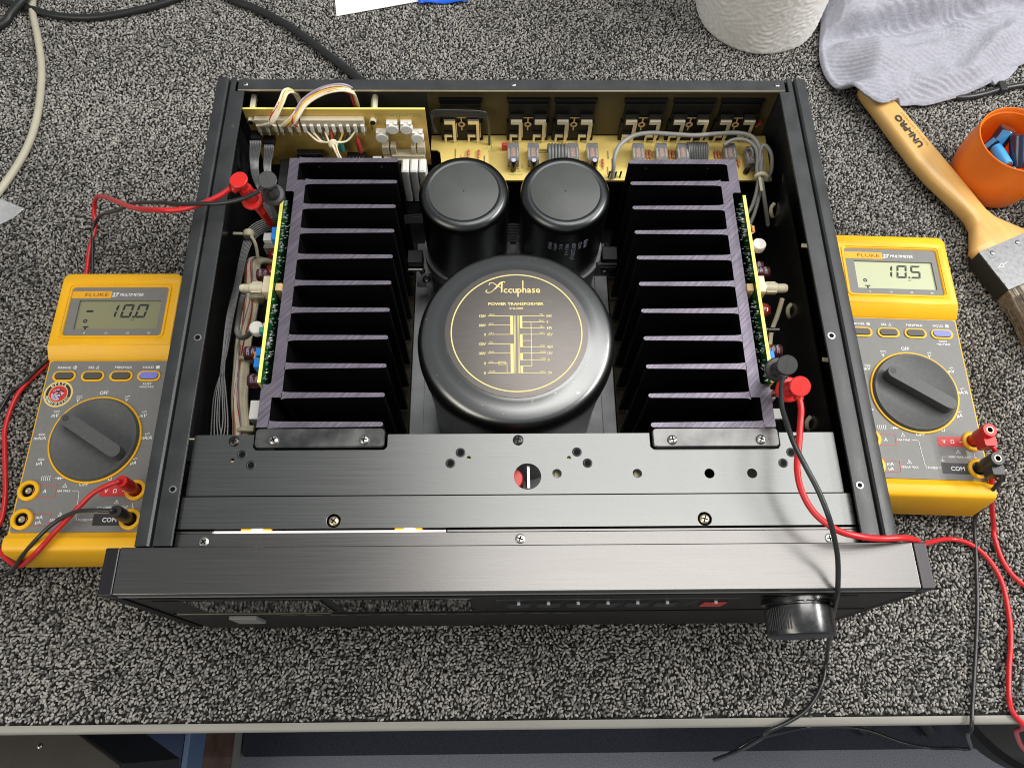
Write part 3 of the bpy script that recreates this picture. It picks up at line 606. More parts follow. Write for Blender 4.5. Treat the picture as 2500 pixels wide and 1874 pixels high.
# ------------------------------------------------------------------ boards and wiring inside the amplifier
VERT = Matrix(((1, 0, 0, 0), (0, 0, -1, 357), (0, 1, 0, 0), (0, 0, 0, 1)))      # plate XY -> X,Z ; plate z -> towards the front
def input_board():
    b = MB('pcb'); b.xf = VERT; b.plate([(-203.2, 92), (-66.6, 92), (-66.6, 155.4), (-203.2, 155.4)], [], -1.6, 0)
    p = obj('input_board', b, A)
    b = MB('pcbedge'); b.box(-203.2, 356.95, 155.42, -66.6, 358.65, 155.75); obj('board_edge', b, p)
    for x in (-199.7, -107):
        b = MB('ivory'); b.lathe([(2.6, 358.7), (2.6, 377)], (x, 0, 144.8), 6, 'Y'); b.lathe([(2.6, 354), (2.6, 356.9)], (x, 0, 144.8), 6, 'Y')
        b.use('black'); b.lathe([(2, 353.4), (2, 353.99)], (x, 0, 144.8), 14, 'Y'); obj('standoff', b, p)
        b = MB('ivory'); b.cyl((x+1.5, 360, 150), (x+1.5, 375, 150.5), 2.2, 6); obj('spacer_post', b, p)
    # clear headers with crimp contacts
    for (x0, x1, k) in ((-196.5, -180.3, 3), (-179.5, -163.2, 3), (-161.6, -113.5, 9)):
        b = MB('clearw'); b.box(x0, 352.5, 141.5, x1, 356.9, 148.8); b.box(x0, 354.5, 133.5, x1, 356.9, 141.4)
        h = obj('connector', b, p, bevel=.4)
        for i in range(k):
            x = x0+2.2+(x1-x0-3.2)*i/max(1, k-1)*.985
            b = MB('white' if k == 9 else 'ivory'); b.box(x-1.25, 351, 137, x+1.25, 354.4, 144.5); b.use('chrome'); b.box(x-.7, 351.4, 133, x+.7, 353.4, 136.95); obj('contact', b, h, bevel=.3)
    for (x, z) in ((-92.7, 139.2), (-81.9, 139.2), (-102, 129.6), (-74.3, 129.3)):
        b = MB('white'); b.lathe([(4.9, 355.6), (4.9, 352), (4.4, 351.4), (.01, 351.3)], (x, 0, z), 28, 'Y'); b.box(x-4.2, 354.5, z+.5, x+4.2, 356.9, z+5.6); b.box(x-4, 352.2, z+4.4, x-1.6, 354.4, z+5.9); b.box(x+1.6, 352.2, z+4.4, x+4, 354.4, z+5.9)
        obj('trimmer', b, p, angle=35)
    # clear brackets over three white block capacitors
    b = MB('clearw')
    for (x0, x1) in ((-103.5, -98), (-96.8, -92.4), (-80.5, -76.8), (-75.6, -69.4)): b.box(x0, 350.5, 112, x1, 356.9, 120.8)
    b.box(-96.5, 349, 109.5, -70, 356.8, 112); b.box(-103.5, 347.5, 105, -70, 353, 109.2); obj('fuse_holder', b, p, bevel=.5)
    for x in (-85.3, -78.4, -71.6):
        b = MB('white'); b.chplate(rr(x-2.9, 333.5, x+2.9, 346.5, 1.1), [], 74, 113, 1.2); obj('block_capacitor', b, p)
    b = MB('white'); b.box(-112, 344, 104, -105, 351, 110); obj('terminal_block', b, p, bevel=.3)
    for (x, z0, z1, r, m) in ((-121.8, 112, 126, 1.9, 'redc'), (-136, 114, 126.5, 2.5, 'teal')):
        b = MB(m); b.tube([(x, 354, z1+2), (x, 353.6, z1), (x, 353.4, z1-3), (x+.3, 353.2, z0+3), (x+.5, 353, z0), (x+.5, 353, z0-1.5)], [.5, r*.9, r, r, r*.85, .5], 12, 1); obj('axial_component', b, p)
    b = MB('black'); b.box(-133, 346, 98, -118, 356.8, 108); b.use('tin')
    for i in range(5): b.box(-131+i*2.6, 350, 108.02, -130+i*2.6, 351, 109.3)
    obj('integrated_circuit', b, p, bevel=.3)
    b = MB('black'); b.box(-203, 349, 128.6, -195.5, 356.9, 133); b.box(-195, 350, 122, -186.5, 356.9, 127.5); obj('ribbon_socket', b, p, bevel=.4)
    b = MB('black'); b.box(-186, 318, 60, -157, 350, 108); obj('relay_block', b, p, bevel=1)
    b = MB('gloss'); b.box(-172, 350.2, 98, -152, 355.2, 113); obj('black_relay', b, p, bevel=.6)
    b = MB('silk'); b.xf = VERT
    b.line([(-105, 150.8), (-88.6, 150.8), (-88.6, 147)], .35, .15); b.line([(-105, 150.8), (-105, 147)], .35, .15); b.line([(-86.4, 147), (-86.4, 150.8), (-70, 150.8), (-70, 147)], .35, .15)
    for (t, x, z, sz) in (('L.CH', -102, 149, 2.2), ('-20dB', -93, 149.3, 2), ('-20dB', -82.5, 149.3, 2), ('R.CH', -73.4, 149, 2.2), ('MAIN INPUT', -90, 122.8, 1.9), ('1.5k  47k', -88, 125.8, 1.9), ('SW-5', -166, 119.5, 2.2), ('RELAY', -166, 116.8, 2.2)): b.text(t, x, z, .15, sz)
    b.use('blkp'); b.box(-109.2, 133.5, .1, -108.8, 139.5, .3); obj('board_print', b, p, recalc=False, sm=False)
    # wiring looms
    cols = ['wirewhite', 'wireyel', 'wirewhite', 'wirevio', 'wirewhite', 'wireor', 'wirewhite', 'wirered']
    def loom(name, starts, mid, end, spread, cs, r=.75):
        q = None
        for i, s0 in enumerate(starts):
            o = random.uniform(-1, 1)*spread; o2 = random.uniform(-1, 1)*spread
            path = [s0]+[(m[0]+o, m[1]+o2*.7, m[2]+o2) for m in mid]+[(end[0]+o, end[1], end[2]+o2)]
            b = MB(cs[i % len(cs)]); b.tube(path, r, 7, 5)
            w = obj('loom_wire', b, p)
    s3 = [(-194+i*2.6, 351.5, 143.5) for i in range(6)]
    loom('w', s3, [(-181, 351, 152), (-172.5, 358, 162.5), (-168.8, 366, 165.5), (-164.5, 371.5, 160), (-163, 373, 150)], (-163, 373, 130), 2.0, ['wirewhite', 'wirewhite', 'wireyel', 'wirewhite', 'wirered', 'wirewhite'], .95)
    s4 = [(-177+i*2.1, 351.5, 143.5) for i in range(7)]
    loom('w', s4, [(-165, 352, 153), (-156, 360, 161), (-143, 365.5, 165.5), (-130, 367.5, 167), (-122.5, 369, 163), (-121, 371, 155)], (-121, 372, 135), 2.0, ['wirewhite', 'wireyel', 'wirevio', 'wireor', 'wirewhite', 'wirewhite', 'wirered'], .95)
    for i in range(9):
        b = MB(['wirewhite', 'wirewhite', 'wireblk', 'wirewhite', 'wirered', 'wireblk', 'wireor', 'wireblk', 'wirewhite'][i])
        x = -158.5+i*4.6; o = (i-4)*.35
        b.tube([(x, 352, 137), (x*.6-140*.4, 348, 131), (-140+o*1.3, 344, 134), (-137.5+o, 341, 135), (-134+o*.5, 332, 137), (-131+o*.5, 326, 135), (-129, 322, 118)], .8, 7, 5); obj('loom_wire', b, p)
    b = MB('cream'); b.lathe([(3.2, -1.6), (3.7, -1.2), (3.7, 1.2), (3.2, 1.6)], (0, 0, 0), 20); m = Matrix.Translation((-138, 341.5, 135.2)) @ Vector((.5, -.8, .2)).to_track_quat('Z', 'Y').to_matrix().to_4x4()
    b.v = [m @ v for v in b.v]; obj('cable_tie', b, p)
    for (x0, y0, z0, x1, x2, k) in ((-199.2, 349, 130, -202, -195, 7), (-190.5, 350, 124, -193.5, -191, 6)):
        b = MB('greyrib')
        for i in range(k):
            d = (i-k/2)*1.25
            b.tube([(x0+d, y0, z0), (x0+d, y0-2.5, z0-1.5), (x0+d*.9-1.5, y0-6, z0-6), (x1+d*.75, 338, z0-11), (x1+d*.6+1.5, 326, z0-15), (x2+d*.5, 313, z0-23), (x2+4+d*.5, 296, z0-40)], .8, 6, 5)
        obj('ribbon_cable', b, p, angle=60)
input_board()

def phono_board():
    Z = 105
    out = [(-59.5, 331), (208.5, 331), (209.2, 376), (-66, 376), (-66, 361.5), (-61, 361.2), (-58.6, 359), (-57.2, 347), (-59.5, 345)]
    b = MB('pcb2'); b.plate(out, [], Z-1.6, Z); p = obj('relay_board', b, A)
    cx = [-40.5, 12.3, 49, 103.4, 141.5, 178.6]
    def sock(c):
        b = MB('sock'); b.box(c-16.8, 371, Z+.1, c+16.8, 375.4, Z+21); b.box(c-15.5, 371.8, Z+21.1, c+15.5, 375.4, Z+40); b.box(c-16.8, 373.2, Z+40.1, c+16.8, 375.4, Z+44)
        for d in (-9.4, 9.4): b.box(c+d-5.4, 369.4, Z+22, c+d+5.6, 370.95, Z+31); b.box(c+d-5.6, 370.2, Z+7.6, c+d+4, 370.95, Z+11)
        s = obj('jack_socket', b, p, bevel=.4)
        for d in (-9.4, 9.4):
            b = MB('chrome'); b.box(c+d-4.2, 367.4, Z+22.4, c+d+4.6, 369.3, Z+26.4); b.box(c+d+2.2, 368, Z, c+d+4.6, 369.2, Z+22.3); b.box(c+d+4.9, 369.5, Z+5, c+d+5.5, 370.9, Z+22)
            b.box(c+d-5, 368.6, Z+6.2, c+d+1.4, 370.1, Z+8.8); b.box(c+d-5, 368.6, Z, c+d-3.2, 369.8, Z+6.1)
            obj('contact', b, s, bevel=.25)
        b = MB('wood'); b.xf = Matrix(((1, 0, 0, c), (0, 0, -1, 370.9), (0, 1, 0, 0), (0, 0, 0, 1)))
        b.plate(circ(0, Z+19, 2.9, 20), [circ(0, Z+19, 1.5, 20)], 0, .25); b.box(-.5, Z+12.5, 0, .5, Z+16, .25); b.box(-.5, Z+22, 0, .5, Z+26, .25); b.box(-4.5, Z+26.2, 0, 4.5, Z+26.8, .2); obj('moulded_mark', b, s)
    for c in cx: sock(c)
    def relay(x, y):
        b = MB('pcb2'); b.box(x-4.9, y-8.7, Z+.05, x+4.9, y+8.7, Z+2); b.use('relay'); b.plate(rr(x-4.6, y-8.4, x+4.6, y+8.4, 1.4), [], Z+2.05, Z+11.5); r = obj('reed_relay', b, p)
        b = MB('coil'); b.box(x-1.8, y-5.2, Z+6, x+1.8, y+4.2, Z+11.1); obj('coil', b, r, bevel=.8)
        b = MB('ivory'); b.box(x-4, y-5.5, Z+7, x-2.9, y+3.5, Z+11.1); b.box(x+2.9, y-5.5, Z+7, x+4, y+3.5, Z+11.1); obj('spring_leaf', b, r)
        b = MB('greyrib'); b.plate(rr(x-3.6, y+4.6, x+3.6, y+7.6, 1), [], Z+7, Z+11.1); b.box(x-4.2, y-8.2, Z+2.1, x-2.6, y-6, Z+9); b.box(x+2.6, y-8.2, Z+2.1, x+4.2, y-6, Z+9); obj('relay_frame', b, r)
    for x in (.6, 16.6, 48.2, 63.8, 100.6, 119.2, 136.4, 174.4): relay(x, 350.5)
    relay(191.5, 347)
    def ecap(x, y, z1=Z+13, tilt=0, r=2.15):
        b = MB('dsteel'); b.lathe([(r, Z+1), (r, z1-.6), (r*.85, z1)], (x, y, 0), 18); b.use('lilac'); b.lathe([(r*.85, z1+.02), (.01, z1+.1)], (x, y, 0), 18)
        if tilt: m = Matrix.Translation((x, y, Z)) @ Matrix.Rotation(tilt, 4, 'Y') @ Matrix.Rotation(-.5, 4, 'X') @ Matrix.Translation((-x, -y, -Z)); b.v = [m @ v for v in b.v]
        obj('electrolytic_capacitor', b, p)
    for x in (.7, 16.8, 65): ecap(x, 340.5)
    ecap(187.5, 337.5, Z+12, .35)
    def resistor(x, y, m='silkr'):
        b = MB(m); b.tube([(x, y-5.5, Z+.4), (x, y-4, Z+1.2), (x, y-3, Z+1.6), (x, y+3, Z+1.6), (x, y+4, Z+1.2), (x, y+5.5, Z+.4)], [.3, .4, 1.05, 1.05, .4, .3], 10, 1)
        b.use('wirered')
        for k in (-1.8, -.4, 1, 2.2): b.lathe([(1.1, y+k-.25), (1.1, y+k+.25)], (x, 0, Z+1.6), 10, 'Y')
        obj('resistor', b, p)
    for x, y in ((-35.3, 356), (-27, 356), (57.3, 345), (73.2, 347), (109.5, 356), (112, 356), (128, 356), (130.5, 356), (165.3, 356), (167.8, 356), (183.2, 348)): resistor(x, y)
    b = MB('redc'); b.box(-8.6, 360, Z, -2.8, 363, Z+7.5); obj('red_capacitor', b, p, bevel=.9, seg=3)
    b = MB('trace')
    for (x, y0, y1) in ((-46, 352, 362), (-22.5, 346, 355), (81, 340, 352), (77, 336, 344), (78, 352, 360)): b.cyl((x, y0, Z+.5), (x, y1, Z+.5), .3, 6)
    for (y) in (358.6, 360.2, 361.6): b.cyl((22, y, Z+.4), (43, y, Z+.4), .25, 6)
    obj('jumper_wire', b, p)
    b = MB('silk'); z = Z+.12
    b.line([(-20.5, 362), (-20.5, 371), (-17, 371), (-17, 362), (-24, 362)], .3, z); b.line([(-3, 336.5), (8, 336.5)], .3, z); b.line([(80, 334), (94, 334), (94, 332.6)], .3, z)
    for (t, x, y) in (('L CH', -17, 360), ('RY1', 7.8, 345), ('RY2', 24, 346), ('RY3', 60, 343), ('C5', 5, 340), ('C7', 71, 341), ('J3', 84, 335.5), ('TUNER', 150, 337), ('CD', 200, 340)): b.text(t, x, y, z, 2.4, ang=R(90) if t in ('RY1', 'RY2', 'RY3') else 0)
    b.use('silkr'); b.line([(-43, 351), (-38.5, 355)], .8, z); b.line([(-42, 356), (-40, 350)], .8, z); obj('board_print', b, p, recalc=False, sm=False)
    for (x0, x1, k, y, m) in ((28, 43.5, 6, 358.5, 'greyrib'), (140.5, 157, 12, 360.5, 'greyrib')):
        b = MB(m)
        for i in range(k):
            x = x0+(x1-x0)*(i+.5)/k; r = (x1-x0)/k*.52
            b.tube([(x, y+1, Z), (x, y, Z+9), (x, y-4, Z+12.5), (x, y-10, Z+11), (x, y-18, Z+4), (x-1, 330, Z-8), (x-1, 326, Z-30)], r, 7, 5)
        obj('ribbon_cable', b, p, angle=60)
    b = MB('blackrib')
    for i in range(4):
        z = 137+i*2.0; k = i*.7
        b.tube([(-61+k*.3, 362, 125), (-63.5, 364, z-6), (-62.5, 366.5, z), (-56, 367.5-k*.2, z+1), (-40, 367.6-k*.2, z+.6), (-27, 367.5-k*.2, z), (-19.5-k*.4, 367.5, z-3), (-18.3-k*.3, 367, z-12), (-18.4-k*.15, 366.8, 118), (-18.6, 366.5, Z)], 1.0, 7, 6)
    obj('ribbon_jumper', b, p, angle=60)
    b = MB('black')
    for (x, y) in ((77, 334), (82, 333.6), (86, 334)): b.cyl((x, y, Z), (x+.4, y, Z+7), .8, 8)
    obj('pin_header', b, p)
    b = MB('grey')
    b.tube([(79.5, 331.5, 107), (80, 336, 116), (80.5, 342, 121), (85, 351, 123.5), (95.5, 359, 124.5), (109, 361.5, 125), (126, 360.5, 125), (144, 358.8, 125.5), (162, 360, 126), (180, 361.6, 125), (190.5, 358.8, 124), (195.3, 350.5, 123), (196.4, 340, 122), (194.7, 330, 121), (194.5, 319, 119), (197, 306, 112), (203, 294, 96)], 1.75, 10, 6)
    obj('grey_cable', b, p)
    b = MB('grey')
    b.tube([(168, 353, 121), (176, 357, 122.5), (186, 356.5, 122.5), (192.5, 350, 122), (193.4, 340, 121), (191.7, 330, 120), (191.7, 318, 118), (186, 300, 112), (178, 291, 108), (172, 288.5, 104), (166, 288, 100)], 1.5, 10, 6)
    b.tube([(187.5, 340.5, 110), (191, 345, 118), (189, 350, 121), (187, 354, 112)], .9, 8, 5)
    b.tube([(202, 326, 110), (205, 333, 116), (203.5, 342, 124), (198, 348, 127), (195, 343, 124), (194.8, 332, 120), (194, 318, 117), (190, 300, 110), (183, 285, 104), (176, 279.5, 100), (168, 280, 96)], 1.5, 10, 6); obj('grey_cable', b, p)
    b = MB('cream'); b.tube([(190, 322, 118), (190, 322.5, 122), (194, 323, 123.6), (198.2, 322.5, 121), (198, 322, 117)], 1.8, 8, 4); b.box(191, 308, 121, 193.4, 322, 122.2); obj('cable_tie', b, p, bevel=.5)
    b = MB('film'); b.cyl((196, 372, 122), (198, 370, 128), 1.8); obj('film_capacitor', b, p)
phono_board()

def driver_board(s):
    X = lambda x: s*x
    def bx(b, x0, y0, z0, x1, y1, z1): b.box(min(X(x0), X(x1)), y0, z0, max(X(x0), X(x1)), y1, z1); return b
    def ax(b, prof, y, z, n=20): b.lathe([(r, X(x)) for (r, x) in prof], (0, y, z), n, 'X'); return b
    dy = 0 if s < 0 else -1
    y0, y1 = (132.2+dy, 277.6+dy); ZT = 158.4
    b = bx(MB('solder'), 163.0, y0, 62, 163.7, y1, ZT-.4); p = obj('driver_board', b, A)
    b = bx(MB('pcbedge'), 163.0, y0, ZT-.39, 165.2, y1, ZT); bx(b.use('pcb'), 163.75, y0, 62, 165.1, y1, ZT-.4); obj('board_edge', b, p)
    b = MB('tin'); rr_ = random.Random(3+s)
    for i in range(190):
        y = rr_.uniform(y0+2, y1-2)
        if abs(y-205) < 9: continue
        z = ZT-2.5-abs(rr_.gauss(0, 9)); x = 162.98
        k = rr_.uniform(.35, .75); dx = rr_.uniform(.8, 2.2)
        b.add([(X(x), y-k, z), (X(x), y+k, z), (X(x), y, z+k*1.2), (X(x-dx), y, z+.1)], [(0, 1, 3), (1, 2, 3), (2, 0, 3)])
    o = obj('solder_joint', b, p, sm=False); o['kind'] = 'stuff'
    b = bx(MB('wood'), 158.3, 202+dy, 140, 162.5, 207.5+dy, 154); obj('wood_spacer', b, p)
    # grey test-point connector in its frame
    yc, zc = (211.6, 140) if s < 0 else (211, 140)
    b = MB('ivory'); b.xf = Matrix(((0, 0, 1, 0), (1, 0, 0, 0), (0, 1, 0, 0), (0, 0, 0, 1)))
    xa, xb = sorted((X(165.2), X(173.8))); b.plate(rr(yc-6.4, zc-5, yc+6.6, zc+6.5, 1), [rr(yc-5.4, zc-4, yc+5.6, zc+5.5, .8)], xa, xb); f = obj('connector_frame', b, p)
    b = ax(MB('ivory'), [(4.2, 169), (4.4, 171), (4.4, 175.5), (3.8, 176), (3.8, 184), (3.2, 184.6), (3.2, 189.6), (2.6, 191.2)], yc, zc, 20); bx(b, 176.1, yc-4.2, zc-1.5, 183, yc+4.2, zc+2); bx(b.use('tin'), 165.3, yc-1, zc-1, 169, yc+1, zc+1); obj('test_plug', b, f)
    # white round button and its carrier
    yb = 179.8 if s < 0 else 246
    b = ax(MB('white'), [(4.6, 165.3), (4.6, 168)], yb, 140, 6); b.lathe([(4.9, 138), (4.9, 142.5), (4.4, 143.2), (.01, 143.4)], (X(175.8), yb, 0), 32); bx(b, 165.3, yb-4.6, 138.5, 172, yb+4.6, 140.5); obj('bias_trimmer', b, p)
    def ecap(y, z, x1, r=4.4):
        b = ax(MB('maroon'), [(r*.94, 165.4), (r, 166.6), (r, x1-2), (r*.92, x1-1.3), (r, x1-.7), (r*.9, x1)], y, z, 24); b.use('dsteel'); ax(b, [(r*.88, x1+.02), (.01, x1+.05)], y, z, 24); c = obj('electrolytic_capacitor', b, p, angle=50)
        b = MB('pink'); b.use('lilac')
        for (t, xo) in (('220µF', 3.2), ('25V', 6.6), ('85°C', 9.6)):
            def fn(u, q, xo=xo):
                a = R(90)+u/r; return (X(x1-xo)+s*0+q, y-(r+.06)*math.cos(a), z+(r+.06)*math.sin(a))
            b.text(t, 0, 0, 0, 2.6, fn=fn, bold=.02)
        obj('sleeve_print', b, c, recalc=False, sm=False)
    def blob(y, z, x1, m='film', ry=4.2, rz=4):
        b = MB(m); b.xf = Matrix.Translation((X((165.5+x1)/2), y, z)); h = abs(x1-165.5)/2
        pr = [(.01, -1), (.55, -.88), (.9, -.55), (1, 0), (.9, .55), (.55, .88), (.01, 1)]
        b.xf = b.xf @ Matrix.Diagonal((h, ry, rz, 1)); b.lathe(pr, (0, 0, 0), 18, 'X'); obj('film_capacitor', b, p, angle=70)
    def loopres(y, z, x1):
        b = MB('tin'); b.tube([(X(165.2), y+3.4, z), (X(x1-1.5), y+3.4, z), (X(x1), y+2.4, z), (X(x1), y-2.4, z), (X(x1-1.5), y-3.4, z), (X(165.2), y-3.4, z)], .4, 6, 4)
        b.use('orres'); b.tube([(X(x1), y-2.9, z), (X(x1), y-2.2, z), (X(x1), y-1.2, z), (X(x1), y+1.2, z), (X(x1), y+2.2, z), (X(x1), y+2.9, z)], [.5, 1.4, 1.1, 1.1, 1.4, .5], 10, 1); obj('upright_resistor', b, p)
    if s < 0:
        b = bx(MB('white'), 167, 250.6, 130, 179.8, 257, 141); bx(b.use('steel'), 167, 247, 128, 180.3, 250.3, 137); obj('metal_capacitor', b, p, bevel=.4)
        b = bx(MB('blue'), 165.3, 242, 140, 169.6, 252, 155.5); obj('blue_trimmer', b, p, bevel=.4)
        blob(242.3, 135, 176.8, ry=3.6); blob(226.8, 139.5, 175, ry=4.6); ecap(228.5, 130, 184); ecap(166.2, 130, 185.2, 5); ecap(145.4, 131, 180, 4.8)
        b = bx(MB('teal'), 165.3, 172, 139, 171, 176, 151); obj('teal_resistor', b, p, bevel=.5); b = bx(MB('teal'), 165.3, 235.5, 138, 168, 239, 143); obj('teal_resistor', b, p, bevel=.5)
        loopres(157.5, 145, 172.8)
        b = bx(MB('blue'), 165.3, 155, 136, 171.5, 160.6, 151); bx(b, 165.3, 147, 135, 172.2, 154.2, 150); obj('blue_trimmer', b, p, bevel=.9)
        b = bx(MB('white'), 165.5, 116, 118, 175.5, 129.5, 136); obj('white_capacitor', b, p, bevel=.8)
    else:
        loopres(259.5, 141, 173.5); ecap(236, 128, 181, 4); ecap(229.5, 131, 183.8, 4); blob(193.8, 140, 177.5, ry=5.2); ecap(166.5, 131, 183.6, 4.4); blob(175, 132, 176, ry=3)
        b = ax(MB('dsteel'), [(1.9, 166), (2.2, 167), (2.2, 174), (1.7, 174.5), (1.7, 182)], 179.6, 137); obj('metal_capacitor', b, p)
        b = bx(MB('blue'), 165.3, 146.5, 141, 170, 156, 154); obj('blue_trimmer', b, p, bevel=.7)
        b = bx(MB('white'), 166, 131, 122, 175, 137.5, 131); bx(b, 166, 122, 112, 186, 130, 116); bx(b, 166, 112, 104, 172, 120, 112); obj('white_capacitor', b, p, bevel=.8)
        b = MB('wirewhite'); b.tube([(X(190), 207, 132), (X(189), 200, 122), (X(186), 190, 112), (X(184), 176, 108), (X(180), 168, 112), (X(174), 165, 118)], 1.7, 8, 5); b.use('wireor'); b.tube([(X(166), 204, 132), (X(171), 203, 130), (X(172), 197, 126), (X(168), 194, 122)], .7, 6, 4); b.use('wirered'); b.tube([(X(168), 206, 130), (X(174), 204, 127), (X(175), 199, 122)], .7, 6, 4); obj('signal_wire', b, p)
    if s < 0:
        b = MB('grey'); b.tube([(-189.5, 208.5, 137), (-192, 206, 132), (-196, 203, 122), (-199, 198, 114), (-199.5, 192, 112), (-196, 187, 114), (-190, 184, 120), (-184, 183.5, 128), (-179, 182, 134)], 1.9, 10, 6); obj('grey_cable', b, p)
driver_board(-1); driver_board(1)

def side_wiring():
    def pt(x, y, z, z0): k = (624.8-z)/(624.8-z0); return (-11.5+(x+11.5)*k, -71.6+(y+71.6)*k, z)
    base = [(-198.5, 281.7), (-206.4, 271), (-206, 255), (-204.3, 234.7), (-204.5, 218), (-205.5, 200), (-204.7, 176.1), (-203.4, 152.9), (-199.5, 132), (-197.5, 118)]
    for i, (ox, oz, m, r) in enumerate(((-2.9, 0, 'wirewhite', 2.5), (1.8, 0, 'wirewhite', 2.5), (-.6, 2.6, 'wirewhite', 2.2), (4.4, -1, 'wirewhite', 2), (-1.6, 4.2, 'wirered', .5), (1.6, 3.8, 'wirered', .5), (.6, 4.9, 'wirevio', .45))):
        b = MB(m); P = []
        for j, (x, y) in enumerate(base):
            q = pt(x, y, 92, 80); w = math.sin(j*1.1+i*2)*(1.6 if r < 1 else .5); P.append((q[0]+ox+w, q[1], q[2]+oz-(18 if j == 0 else 0)))
        b.tube(P, r, 8, 5); obj('loom_wire', b, A)
    for (y, x) in ((244, -201), (236, -199.5), (184.3, -201.5), (127.5, -195)):
        q = pt(x, y, 92, 80); b = MB('cream'); b.lathe([(5.2, -1.7), (6, -1.3), (6, 1.3), (5.2, 1.7)], (q[0], q[1], q[2]+1), 20, 'Y'); b.box(q[0]+3, q[1]-2.3, q[2]+4, q[0]+8, q[1]+2.3, q[2]+8); obj('cable_tie', b, A, bevel=.6)
    for i in range(7):
        b = MB('blackrib'); d = i*1.75
        P = [(-160, 285+d*.6, 74-i), (-176, 290+d, 92), (-190, 286+d*1.1, 101), (-199-d*.5, 276+d, 104), (-203-d*.45, 262+d*.5, 104), (-205-d*.4, 236, 104), (-207.2-d*.35, 208, 103+i*.4), (-208.5-d*.25, 176, 102), (-209.5+((i*5) % 7)*1.3-4, 150, 100), (-208+((i*5) % 7)*1.9-5, 125, 98), (-206+((i*3) % 7)*2-6, 104, 95)]
        b.tube(P, .78, 8, 5); obj('black_wire', b, A)
    b = MB('cream'); b.lathe([(3.4, -3), (4.3, -1.5), (4.3, 1.5), (3, 3)], (-203, 279, 107), 12, 'Y'); b.cyl((-206, 279, 107), (-215, 280, 106), 1.2, 8); b.tube([(-201, 277, 108), (-197, 270, 106), (-196, 262, 100)], 1.3, 8, 4); obj('cable_tie', b, A)
    for i in range(4):
        b = MB('braid'); b.tube([(-215+i*3.8, 102, 96), (-214+i*3.8, 112, 99), (-213+i*3.6, 119, 94), (-212+i*3.5, 122, 80)], 2.1, 9, 4); obj('braided_sleeve', b, A)
    b = MB('cream'); b.tube([(-199, 100, 97), (-197, 108, 99), (-196, 112, 95)], 2, 8, 3); obj('cable_tie', b, A)
    for i in range(4): b = MB('blackrib'); b.tube([(-86, 303-i*2.2, 96), (-70, 302-i*2.2, 99), (-55, 304-i*2.2, 97)], 1.1, 7, 4); obj('black_wire', b, A)
    for i in range(7): b = MB('blackrib'); b.tube([(-12, 304-i*2.6, 80), (0, 305-i*2.6, 82), (12, 304-i*2.6, 80)], 1.0, 7, 3); obj('black_wire', b, A)
    for (x, y) in ((-79, 280), (79, 283)):
        b = MB('black'); b.box(x-6, y-6, 60, x+6, y+6, 74); b.use('steel'); b.cyl((x-8, y-8, 66), (x+6, y-8, 66), 1.6, 8); obj('terminal_lug', b, A, bevel=.5)
side_wiring()

